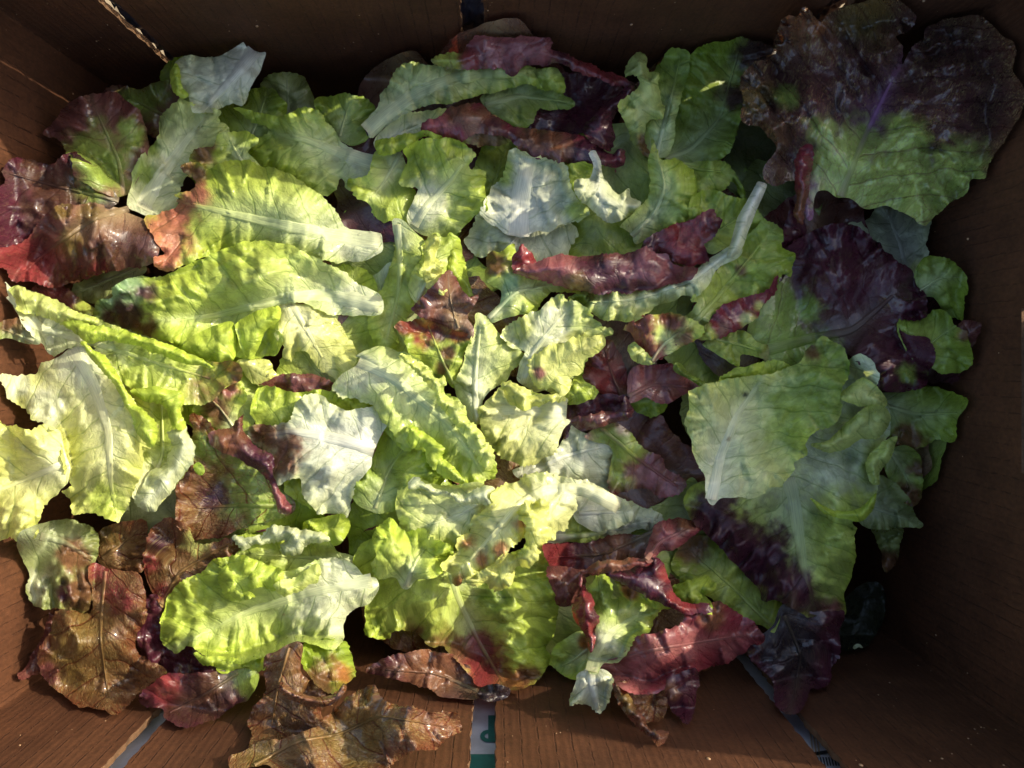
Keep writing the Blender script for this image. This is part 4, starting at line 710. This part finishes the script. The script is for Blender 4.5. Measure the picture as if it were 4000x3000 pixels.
leaf(RL, 'dark purple leaf with a lit crimson corner at the lower left slot', 'G', [(832,1240),(900,1150),(1010,1110),(1160,1105),(1370,1075),(1510,1090),(1520,1150),(1462,1250),(1382,1290),(1252,1370),(1112,1412),(980,1372),(950,1312),(840,1285)], 'purple', [(1400,1100),(1200,1230),(1000,1330)], (8,3), blobs=[(960,1190,95,'r'),(1460,1150,100,'g'),(1200,1280,170,'D')], dome=6, puck=1.6)
leaf(RL, 'large bronze crumpled leaf with red veins in the lower left corner', 'G', [(525,470),(560,448),(640,480),(760,500),(832,540),(855,640),(862,770),(820,835),(802,920),(820,1000),(900,1040),(985,1080),(960,1122),(840,1182),(752,1290),(680,1335),(560,1302),(470,1292),(370,1222),(270,1142),(235,1050),(228,980),(300,850),(330,740),(420,735),(530,745),(545,620),(520,540)], 'bronze', [(620,500),(600,700),(590,900),(640,1250)], (8,3), blobs=[(600,480,80,'r'),(700,650,90,'r'),(420,930,200,'z'),(270,1090,60,'k')], puck=3.6, low=7, dome=11, ruf=6, lift=3)

# ---- bottom bronze
leaf(RL, 'thin dark brown leaf in deep shade at the bottom centre', 'H', [(200,1090),(320,1010),(560,960),(740,1020),(880,1160),(870,1250),(700,1250),(560,1190),(400,1140)], 'purple', [(850,1200),(600,1100),(300,1080)], (8,3), blobs=[(550,1080,200,'b')])
leaf(RL, 'bronze curl rising beside the green gloss curl, bottom left of centre', 'G', [(1555,1010),(1640,965),(1750,908),(1785,940),(1765,1060),(1805,1130),(1880,1190),(1960,1225),(2010,1190),(1965,1270),(1900,1300),(1895,1400),(1850,1480),(1700,1520),(1560,1545),(1480,1550),(1492,1450),(1470,1400),(1485,1330),(1562,1200)], 'bronze', [(1700,950),(1640,1150),(1600,1400)], (7,2), puck=3.2, dome=9)
leaf(LG, 'glossy lobe turning from green to copper under the big oval leaf', 'G', [(1775,960),(1880,905),(2010,905),(2062,980),(2092,1050),(2082,1112),(2030,1155),(1990,1205),(1900,1200),(1835,1130),(1785,1040)], 'green', None, blobs=[(1900,1150,110,'b'),(2020,1120,70,'o')], puck=2.5, dome=12)
leaf(RL, 'broad bronze-gold leaf spread over the near wall, bottom left of centre', 'G', [(1345,1650),(1370,1590),(1470,1530),(1560,1500),(1700,1480),(1850,1420),(1950,1340),(2040,1260),(2150,1195),(2200,1178),(2262,1262),(2400,1302),(2560,1330),(2690,1335),(2702,1400),(2728,1435),(2650,1472),(2560,1542),(2400,1565),(2300,1640),(2250,1720),(1700,1720),(1590,1655),(1480,1650),(1400,1700)], 'bronze', [(1500,1640),(1750,1500),(2000,1460),(2240,1350),(2650,1420)], (7,3), blobs=[(1500,1600,110,'z'),(2100,1450,200,'z'),(2600,1400,110,'b'),(2350,1560,100,'b')], puck=5, low=7, dome=9, ruf=6, tooth=11,
  flaps=[dict(pts=[(1630,1185),(1650,1150),(1760,1215),(1860,1240),(1970,1228),(2022,1160),(2042,1185),(1995,1255),(1900,1298),(1780,1285),(1680,1242)], kind='bronze', name='rolled_edge', dome=14, puck=.4, tooth=3, blobs=[(1850,1250,200,'b')])])

# ---- bottom centre
leaf(LG, 'bright lime rounded leaf in the gap above the white folded leaf', 'G', [(1790,210),(1900,185),(2020,165),(2065,230),(2005,335),(1900,345),(1800,290)], 'lime', None, dome=8, tooth=3)
leaf(LG, 'leaf with a white crumpled rim above the big oval leaf', 'G', [(1380,300),(1540,285),(1680,260),(1800,290),(1930,320),(2000,380),(2130,430),(2120,500),(1950,520),(1750,540),(1640,560),(1560,480),(1460,430),(1385,400),(1440,350)], 'lime', [(2080,440),(1800,420),(1500,400)], (9,3), puck=3,
  flaps=[dict(pts=[(1375,300),(1440,305),(1540,290),(1600,240),(1690,235),(1780,262),(1890,272),(1932,312),(1865,322),(1800,350),(1732,405),(1670,392),(1660,350),(1700,315),(1600,322),(1500,342),(1440,372)], kind='white', name='folded_edge', dome=10, puck=2.4, tooth=10)])
leaf(LG, 'shaded green underside edge showing below the big oval leaf', 'G', [(1150,975),(1230,1000),(1430,1020),(1550,1000),(1555,1075),(1400,1082),(1310,1095),(1260,1062),(1180,1035)], 'lime', None, dome=4)
leaf(LG, 'broad pale leaf with a folded white rim, below the centre', 'H', [(368,100),(385,40),(430,0),(500,-48),(600,-10),(740,-10),(880,-20),(960,30),(1000,100),(880,170),(820,240),(760,340),(660,345),(520,270),(420,280),(400,230),(385,160)], 'pale', [(940,60),(760,160),(560,230)], (10,3), puck=2.6, dome=8, lift=3,
  flaps=[dict(pts=[(440,-5),(490,-50),(540,-15),(640,25),(750,48),(890,0),(950,30),(955,112),(860,98),(762,108),(700,62),(620,42),(540,15)], kind='white', name='folded_edge', dome=9, puck=1.5, tooth=11)])
leaf(LG, 'pale ribbed leaf under the stalk of the yellow branching leaf, right below centre', 'H', [(1240,320),(1310,230),(1400,170),(1560,230),(1700,200),(1745,100),(1900,150),(1945,190),(1885,262),(1800,252),(1700,302),(1560,332),(1400,332)], 'white', [(1260,310),(1550,280),(1880,200)], (14,5), ridge=2.6, puck=2.8, blobs=[(1500,300,120,'l')])
leaf(LG, 'small whitish leaf corner under the right end of the yellow branching leaf', 'H', [(1400,60),(1500,40),(1640,60),(1742,100),(1757,192),(1700,232),(1560,262),(1440,205)], 'white', [(1450,160),(1720,150)], (10,4), puck=2)
leaf(LG, 'large green leaf with wine-red lower edge at the bottom centre', 'H', [(190,775),(200,700),(222,620),(160,550),(128,430),(190,320),(320,300),(500,340),(700,380),(1000,400),(1200,370),(1272,430),(1277,550),(1312,620),(1325,740),(1302,870),(1258,950),(1282,1020),(1242,1100),(1162,1172),(1082,1197),(1010,1192),(860,1172),(800,1102),(720,1022),(650,942),(590,942),(520,892),(420,842),(345,852),(338,892),(228,892),(188,860)], 'lime', [(690,470),(730,640),(850,900),(1010,1170)], (14,4), blobs=[(500,840,120,'b'),(620,890,110,'b'),(760,1000,110,'k'),(830,960,110,'b'),(850,1100,120,'r'),(960,1120,140,'r'),(1060,1140,90,'o'),(1150,1100,70,'b'),(730,950,80,'b'),(850,900,70,'k'),(560,740,60,'b'),(560,600,260,'l'),(950,650,110,'g')], puck=4, low=6, dome=14, ruf=6, lift=6, tooth=8)
leaf(LG, 'small bowl-shaped crinkly lime leaf resting on the large green leaf, bottom centre', 'H', [(240,272),(300,225),(332,183),(385,232),(420,272),(522,243),(560,300),(662,328),(722,392),(682,462),(600,522),(500,560),(440,605),(405,600),(370,540),(260,530),(218,460),(262,410),(240,340)], 'lime', [(430,590),(480,450),(560,340)], (10,3), puck=4.6, ruf=8, low=5, dome=8, lift=7, tooth=12)
leaf(LG, 'yellow branching leaf with rust stains and a long white stalk, below centre', 'H', [(636,455),(680,430),(742,380),(742,310),(812,250),(822,190),(882,150),(940,110),(930,60),(1000,10),(1060,-20),(1130,-60),(1250,-82),(1370,-60),(1440,-42),(1530,-22),(1602,20),(1692,90),(1680,142),(1600,112),(1500,65),(1430,50),(1432,110),(1400,182),(1380,242),(1322,272),(1310,312),(1240,302),(1150,300),(1080,330),(1020,390),(960,450),(860,492),(762,542),(722,582),(690,520),(650,492)], 'yellow', [(1688,115),(1480,15),(1250,20),(1080,120),(950,280),(800,440)], (26,4), blobs=[(880,430,50,'o'),(985,385,45,'o'),(800,330,50,'o'),(1110,220,50,'o'),(740,560,40,'o')], puck=3.6, low=5, dome=13, lift=10, tooth=13,
  flaps=[dict(pts=[(1095,152),(1140,90),(1190,110),(1222,78),(1272,112),(1255,200),(1284,262),(1240,322),(1222,392),(1150,470),(1075,480),(1062,560),(1002,607),(900,575),(850,592),(788,560),(810,520),(900,490),(1000,420),(1010,400),(1100,390),(1150,320),(1130,220)], kind='yellow', name='ruffled_lobe', dome=9, ruf=7, puck=4, tooth=14, blobs=[(1100,360,50,'l')])])
leaf(LG, 'large oval lime leaf with a puckered surface and curled upper edge, lower left', 'G', [(943,890),(955,770),(985,670),(1040,580),(1102,540),(1190,520),(1240,442),(1330,415),(1460,420),(1660,500),(1800,470),(1890,430),(2000,430),(2090,470),(2150,520),(2215,540),(2222,620),(2180,690),(2110,700),(2080,720),(2040,762),(2022,830),(2020,905),(1960,962),(1840,932),(1740,912),(1640,972),(1540,1002),(1430,1042),(1340,1022),(1220,1002),(1110,932),(1040,972),(990,942),(960,910)], 'lime', [(2190,560),(1850,620),(1500,720),(1130,900)], (26,4), puck=4.6, low=4, dome=14, lift=9, tooth=8, blobs=[(1950,620,250,'w'),(1350,550,110,'g')],
  flaps=[dict(pts=[(1290,560),(1300,490),(1380,415),(1440,412),(1480,430),(1560,470),(1650,480),(1664,560),(1622,602),(1560,580),(1500,590),(1440,612),(1500,650),(1400,660),(1320,640)], kind='lime', name='curled_edge', dome=9, puck=4, tooth=11, ruf=5),
   dict(pts=[(1618,572),(1700,560),(1800,505),(1862,463),(1892,490),(1862,552),(1790,602),(1700,632),(1640,633)], kind='pale', name='curled_edge', dome=8, tooth=12)])
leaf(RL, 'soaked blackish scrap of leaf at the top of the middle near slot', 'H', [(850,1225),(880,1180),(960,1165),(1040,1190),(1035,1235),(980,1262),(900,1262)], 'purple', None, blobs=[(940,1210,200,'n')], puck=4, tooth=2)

# ---- lower right
leaf(RL, 'dark red leaf in the shade between the pale leaves and the pink leaf', 'H', [(1238,350),(1340,338),(1500,330),(1680,285),(1850,280),(1900,215),(1960,260),(1880,400),(1720,460),(1560,490),(1480,530),(1280,470)], 'purple', [(1900,260),(1600,400),(1280,420)], (8,3), blobs=[(1320,390,110,'r'),(1680,380,110,'b')], puck=3)
leaf(RL, 'dark brown leaf in the gap left of the crimson curl', 'H', [(1270,470),(1380,480),(1480,520),(1465,650),(1380,702),(1320,695),(1305,620),(1270,550)], 'brown', None)
leaf(LG, 'dull lime leaf in shade below the dark purple half of the wet pair', 'I', [(60,390),(120,300),(240,300),(420,420),(520,560),(600,660),(682,690),(672,760),(642,862),(560,822),(430,760),(330,695),(250,650),(120,560),(40,470)], 'green', [(620,820),(400,600),(150,380)], (9,3), blobs=[(480,680,300,'l'),(170,350,100,'b')])
leaf(RL, 'dark leaf with a green tinge in shade below the large red leaf', 'H', [(1930,1190),(2000,1110),(2130,1080),(2160,1160),(2140,1240),(2105,1380),(2080,1402),(2000,1310)], 'purple', None, blobs=[(2000,1200,60,'b')])
leaf(RL, 'dull bronze leaf behind the folded tip, below the large red leaf', 'H', [(1680,1150),(1890,1205),(1945,1195),(1965,1300),(1932,1370),(1840,1392),(1760,1290)], 'bronze', None, puck=3)
leaf(RL, 'folded copper leaf tip pointing down the near wall', 'H', [(1650,1160),(1700,1185),(1765,1260),(1840,1390),(1885,1440),(1975,1438),(1972,1470),(1915,1532),(1860,1475),(1740,1345),(1680,1275),(1658,1210)], 'brown', None, blobs=[(1720,1260,90,'z'),(1850,1440,110,'b')], dome=8, lift=3)
leaf(RL, 'wide wine-red leaf with a net of veins and pale toothed edge, lower right', 'H', [(1532,1062),(1600,1020),(1682,1028),(1722,970),(1782,890),(1880,868),(1960,850),(2050,805),(2110,740),(2200,700),(2290,690),(2400,750),(2492,812),(2542,890),(2512,932),(2460,930),(2400,992),(2330,1032),(2200,1072),(2080,1092),(1990,1112),(1960,1150),(1930,1192),(1890,1217),(1800,1222),(1700,1190),(1640,1140),(1600,1095)], 'red', [(1570,1050),(1900,960),(2400,880)], (9,3), blobs=[(1750,1080,170,'k'),(2060,900,110,'k'),(2350,960,60,'k'),(2250,760,90,'b')], puck=2.4, low=6, dome=11, lift=13)
leaf(LG, 'small lime leaf lobe left of the white heart leaf, lower right', 'H', [(1278,1035),(1310,960),(1390,880),(1470,845),(1502,930),(1512,990),(1492,1080),(1480,1132),(1420,1142),(1335,1085)], 'lime', [(1500,960),(1400,1040),(1340,1060)], (7,2), blobs=[(1480,920,45,'o')])
leaf(LG, 'white fan-shaped stalk end hanging over the near wall', 'H', [(1440,1120),(1500,1080),(1590,1070),(1652,1130),(1650,1200),(1612,1290),(1570,1338),(1520,1302),(1440,1272),(1402,1282),(1398,1242),(1425,1190)], 'white', [(1515,1070),(1530,1180),(1560,1320)], (20,8), ridge=2.6, puck=3.4, tooth=12, dome=9, lift=5)
leaf(LG, 'green heart leaf with a white base between the crimson curls, lower right', 'H', [(1500,1090),(1505,1000),(1545,880),(1560,780),(1535,700),(1500,620),(1560,530),(1612,508),(1645,580),(1640,660),(1700,650),(1760,640),(1870,700),(1945,715),(1882,782),(1862,852),(1792,882),(1742,952),(1682,1032),(1600,1040),(1560,1100)], 'lime', [(1525,1090),(1560,950),(1650,850),(1850,730)], (22,5), blobs=[(1600,640,110,'g'),(1620,950,110,'w')], puck=2.4, low=5, dome=12, lift=11, vee=1.)
leaf(RL, 'glossy crimson twisted leaf curl left of the heart leaf', 'H', [(1480,585),(1522,640),(1532,700),(1562,780),(1556,862),(1520,982),(1500,920),(1480,850),(1430,800),(1418,720),(1450,640)], 'red', None, blobs=[(1480,740,200,'r'),(1545,760,50,'p')], dome=14, puck=2.5, lift=6)
leaf(LG, 'small lime curl with ragged tip at the end of the dark purple curl', 'I', [(35,600),(150,555),(250,520),(262,570),(292,582),(250,620),(210,640),(275,690),(272,757),(230,735),(180,690),(120,690),(70,660)], 'lime', None, dome=8, tooth=9)
leaf(RL, 'dark glossy purple leaf curling over the heart leaf, with lime underside', 'H', [(1670,550),(1760,560),(1850,590),(1960,640),(2030,690),(2000,715),(1920,722),(1850,702),(1745,662),(1690,610)], 'lime', None, blobs=[(1740,600,50,'o')], dome=6,
  flaps=[dict(pts=[(1595,510),(1700,480),(1850,448),(1902,428),(1955,480),(1985,570),(2005,620),(2055,672),(2130,700),(2200,690),(2232,735),(2150,752),(2080,750),(1990,715),(1920,672),(1850,650),(1760,600),(1670,555)], kind='purple', name='curled_edge', dome=14, puck=3.6, blobs=[(1960,520,45,'r'),(2100,720,70,'r'),(2010,650,40,'r')]),
   dict(pts=[(1456,500),(1500,490),(1560,450),(1700,428),(1850,428),(1852,462),(1700,490),(1560,512),(1480,520),(1462,590),(1450,560)], kind='red', name='rolled_edge', dome=9, blobs=[(1650,470,200,'b')])])
leaf(RL, 'pink-red sunlit leaf with a white torn point, above the dark purple curl', 'H', [(1838,432),(1845,370),(1865,300),(1892,240),(1962,202),(2062,193),(2142,208),(2182,250),(2110,290),(2062,342),(2000,372),(1932,392),(1865,452)], 'red', [(1850,430),(1930,320),(2130,230)], (9,3), blobs=[(1920,320,110,'k'),(2060,230,60,'b')], dome=12, puck=1.2, lift=14)

# ---- right, big wet pair
leaf(LG, 'large wet leaf, white and green with a dark purple side, at lower right', 'F', [(1062,700),(1110,660),(1160,658),(1212,690),(1240,750),(1262,780),(1242,850),(1300,920),(1314,1000),(1322,1100),(1290,1170),(1362,1140),(1332,1250),(1262,1350),(1252,1420),(1232,1500),(1150,1600),(1102,1645),(1130,1680),(1112,1720),(1115,1860),(1082,1990),(1045,2080),(1058,2178),(980,2175),(900,2185),(840,2202),(740,2147),(640,2100),(575,2102),(540,2030),(450,1930),(330,1800),(200,1680),(150,1620),(108,1530),(140,1440),(240,1400),(500,1420),(700,1250),(800,1000),(950,780)], 'lime', [(730,1380),(760,1520),(790,1720),(815,1920),(870,2150)], (30,7), blobs=[(250,1620,190,'p'),(420,1780,220,'p'),(600,1950,230,'p'),(780,2090,170,'p'),(600,1780,130,'p'),(350,1500,120,'p'),(980,2140,60,'k'),(1180,800,170,'W'),(1180,1050,200,'W'),(960,1300,220,'W'),(1270,1230,90,'y'),(950,1700,130,'G'),(980,1950,120,'G'),(300,1700,200,'p'),(480,1900,200,'p'),(820,2000,90,'p')], ridge=2.6, puck=6, low=8, dome=12, lift=6, tooth=6, bumps=[(1230,900,60,10),(1180,1010,45,-14),(1150,1150,60,9),(1080,1260,45,-12),(1000,1500,70,9),(900,1600,50,-9)],
  flaps=[dict(pts=[(1030,905),(1080,840),(1160,790),(1240,850),(1300,915),(1292,960),(1200,962),(1100,945)], kind='pale', dome=13, tooth=5),
   dict(pts=[(860,1185),(960,1160),(1060,1065),(1150,985),(1260,955),(1316,1000),(1312,1080),(1240,1150),(1150,1150),(1050,1212),(950,1230)], kind='pale', dome=14, tooth=5, puck=2.4),
   dict(pts=[(1180,1290),(1230,1220),(1290,1170),(1362,1140),(1332,1245),(1265,1345),(1252,1420),(1200,1400)], kind='pale', dome=12, tooth=5),
   dict(pts=[(850,1500),(1000,1580),(1150,1560),(1240,1470),(1225,1560),(1145,1640),(1050,1620),(930,1590)], kind='lime', dome=12, tooth=4)])
leaf(LG, 'yellow-green leaf edge behind the smooth pale leaf of the wet pair', 'F', [(320,810),(400,740),(520,715),(640,695),(740,725),(700,790),(600,800),(450,830)], 'lime', None)
leaf(LG, 'smooth pale green leaf with grey midrib and dark spot, top of the wet pair', 'F', [(152,865),(250,832),(380,800),(500,790),(620,768),(720,730),(800,690),(822,640),(872,600),(922,548),(982,580),(1042,620),(1072,690),(1082,760),(1045,850),(1022,930),(1042,962),(1012,1050),(922,1092),(850,1132),(822,1190),(832,1242),(762,1292),(752,1340),(692,1420),(690,1442),(602,1430),(590,1472),(500,1502),(450,1490),(340,1502),(280,1542),(240,1502),(235,1380),(190,1300),(152,1200),(132,1100),(118,1050),(142,980)], 'pale', [(270,1510),(320,1260),(420,1010),(560,810)], (22,6), blobs=[(960,760,230,'g'),(850,960,190,'g'),(760,1080,170,'l'),(465,895,20,'n'),(370,1156,14,'z'),(860,640,60,'b')], puck=1.9, low=5, dome=3, lift=16, tooth=7, under=False)

# ---- the big speckled leaf at the top right
leaf(RL, 'very large dark purple leaf with tan speckles and a violet rib, far right corner', 'C', [(438,520),(460,430),(520,370),(620,340),(652,300),(640,240),(682,120),(740,95),(780,112),(812,42),(870,90),(920,132),(960,90),(1050,40),(1180,10),(1350,-10),(1400,20),(1475,100),(1440,172),(1352,212),(1392,280),(1395,380),(1425,330),(1470,262),(1515,240),(1532,180),(1570,150),(1680,110),(1840,93),(1912,150),(1982,210),(2052,250),(2055,350),(2042,420),(2107,520),(2102,640),(2062,720),(1962,870),(1902,960),(1882,1042),(1802,1052),(1772,1132),(1680,1190),(1602,1262),(1532,1322),(1470,1292),(1390,1242),(1300,1212),(1180,1227),(1080,1172),(1010,1162),(950,1120),(890,1130),(872,1210),(860,1290),(832,1292),(800,1200),(760,1060),(650,1087),(590,1060),(578,990),(650,880),(600,790),(560,750),(480,732),(448,690),(460,600)], 'speckled', [(1030,1155),(1120,930),(1220,700),(1330,480)], (17,5), blobs=[(990,1000,180,'G'),(1180,1060,240,'G'),(1400,1120,260,'G'),(1620,1130,220,'G'),(1750,980,150,'G'),(1400,830,150,'G'),(1120,870,150,'G'),(930,770,90,'G'),(500,560,130,'z'),(640,800,120,'b'),(640,1030,90,'b'),(850,200,170,'b'),(1150,100,150,'z'),(900,160,50,'o'),(700,570,60,'g')], puck=6, ridge=1.8, low=9, dome=14, ruf=10, lift=10, tooth=6, bumps=[(1150,600,90,9),(1280,350,90,10),(1350,950,150,9),(1450,500,80,-12),(1000,450,110,-10),(750,900,80,-12),(1700,400,160,10),(1560,900,90,-8)],
  flaps=[dict(pts=[(805,1322),(762,1280),(768,1150),(758,1040),(772,940),(820,850),(862,850),(864,940),(852,1070),(822,1180)], kind='red', name='folded_edge', dome=12, puck=2.4, blobs=[(800,1240,90,'b')])])

# the buried leaves that still show in some gap
HUE = dict(green='green', dull='dull green', lime='lime green', brown='brownish red', purple='dark purple', bronze='bronze', pale='pale')
found = {}
for s, rb, k, u, v in FILL:
    vis = s.Z > bil(Hm, s.U, s.V) - .004
    if vis.mean() < .012: continue
    cu_, cv_ = s.U[vis].mean(), s.V[vis].mean()
    px = ('at the left end', 'left of the middle', 'in the middle', 'right of the middle', 'at the right end')[int(min(4, max(0, cu_//800)))]
    py = ('by the far wall', 'nearer the far wall', 'nearer the near wall', 'by the near wall')[int(min(3, max(0, cv_//750)))]
    found.setdefault((HUE[k], px, py), []).append((float(vis.sum()), s, rb, k))
for (hue, px, py), lst in found.items():
    lst.sort(key=lambda t: -t[0])
    for n_, (_, s, rb, k) in enumerate(lst):
        root = empty('lettuce_leaf', proj(np.float64(rb[0][0]), np.float64(rb[0][1]), s.base))
        how = '' if len(lst) == 1 else (', showing most', ', showing less', ', showing a sliver', ', barely showing')[min(n_, 3)]
        tag(root, '%s leaf buried %s, %s%s' % (hue, px, py, how), 'lettuce leaf', 'leaves buried under the top of the pile')
        link('blade', s.mesh('blade'), root, M[KIND[k][3]])

leaf('leaf_scrap', 'tiny pale leaf scrap lying alone in the dark corner at lower right', 'I', [(1103,945),(1125,925),(1150,932),(1163,952),(1135,945),(1112,958)], 'white', None, step=6, tooth=2, puck=.2, low=.3, dome=1, ruf=.5)

# ------------------------------------------------------------------ droplets of water
def drops(name, items, label, mat, cat):
    V = []; Fc = []
    for (p, n, r) in items:
        n = Vector(n).normalized(); a = n.orthogonal().normalized(); b = n.cross(a); p = Vector(p); i0 = len(V); K = 8
        el = random.uniform(.9, 1.25)
        for (h, q) in ((-.1, 1.), (.32, .88), (.58, .52)):
            for k in range(K):
                t = 2*math.pi*k/K; V.append(tuple(p + n*r*h + a*r*q*math.cos(t)*el + b*r*q*math.sin(t)))
        V.append(tuple(p + n*r*.68))
        for ring in (0, 1):
            for k in range(K):
                s_ = i0+ring*K; Fc.append((s_+k, s_+(k+1) % K, s_+K+(k+1) % K, s_+K+k))
        for k in range(K): Fc.append((i0+2*K+k, i0+2*K+(k+1) % K, i0+3*K))
    me = bpy.data.meshes.new(name); me.from_pydata(V, [], Fc); me.polygons.foreach_set('use_smooth', [True]*len(Fc))
    return tag(link(name, me, None, mat), label, cat, None, 'stuff')
mw = bpy.data.materials.new('water'); g = NG(mw); p = g.new('ShaderNodeBsdfPrincipled')
p.inputs['Base Color'].default_value = (1, 1, 1, 1); p.inputs['Roughness'].default_value = .03; p.inputs['IOR'].default_value = 1.33; p.inputs['Transmission Weight'].default_value = 1
out = g.new('ShaderNodeOutputMaterial'); g.l.new(p.outputs[0], out.inputs[0])
mwx = flat_mat('wax_speck', (.34, .20, .10), .35, .3, 400, .6)
it = []; it2 = []
for _ in range(900):
    k = random.random()
    if k < .42: x = random.uniform(-BX, BX); y = BYT; n = (0, -1, 0)
    elif k < .72: x = random.uniform(-BX, BX); y = BYB; n = (0, 1, 0)
    elif k < .9: x = BX; y = random.uniform(BYB, BYT); n = (-1, 0, 0)
    else: x = -BX; y = random.uniform(BYB, BYT); n = (1, 0, 0)
    z = random.uniform(.09, .255)
    if n[1] and any(a-.002 < x < b+.002 for a, b in (ST if n[1] < 0 else SB)): continue
    if n[0] < 0 and -.07 < y < .034 and z > .185: continue
    if noise(x*14+y*19, z*16+3) < .02: continue
    r = random.uniform(.00018, .00045)*(2.2 if random.random() < .15 else 1)
    (it if random.random() < .62 else it2).append(((x, y, z), n, r))
drops('wax_specks', it, 'tiny tan specks stuck to the inner cardboard walls', mwx, 'specks')
drops('water_droplets', it2, 'tiny clear water droplets on the inner cardboard walls', mw, 'droplets')
it = []
S_ = Hm
for _ in range(2600):
    u = random.uniform(60, 3700); v = random.uniform(200, 2800)
    if noise(u/160, v/160) < .30: continue
    i = int((u-GX0)/CS); j = int((v-GY0)/CS); z = None
    it.append((u, v))
dg = bpy.context.evaluated_depsgraph_get(); dg.update()
fin = []
for (u, v) in it[:1100]:
    X, Y, Z = proj(u, v, .1); o0 = Vector((0, 0, CZ)); d0 = (Vector((X, Y, Z)) - o0).normalized()
    ok, loc, nrm, idx, ob, mt = scene.ray_cast(dg, o0, d0)
    if ok and ob.name.split('.')[0] in ('blade', 'folded_edge', 'midrib'):
        if nrm.dot(d0) > 0: nrm = -nrm
        fin.append((loc, nrm, random.uniform(.0004, .0011)))
drops('water_droplets', fin, 'small clear water droplets scattered over the lettuce leaves', mw, 'droplets')
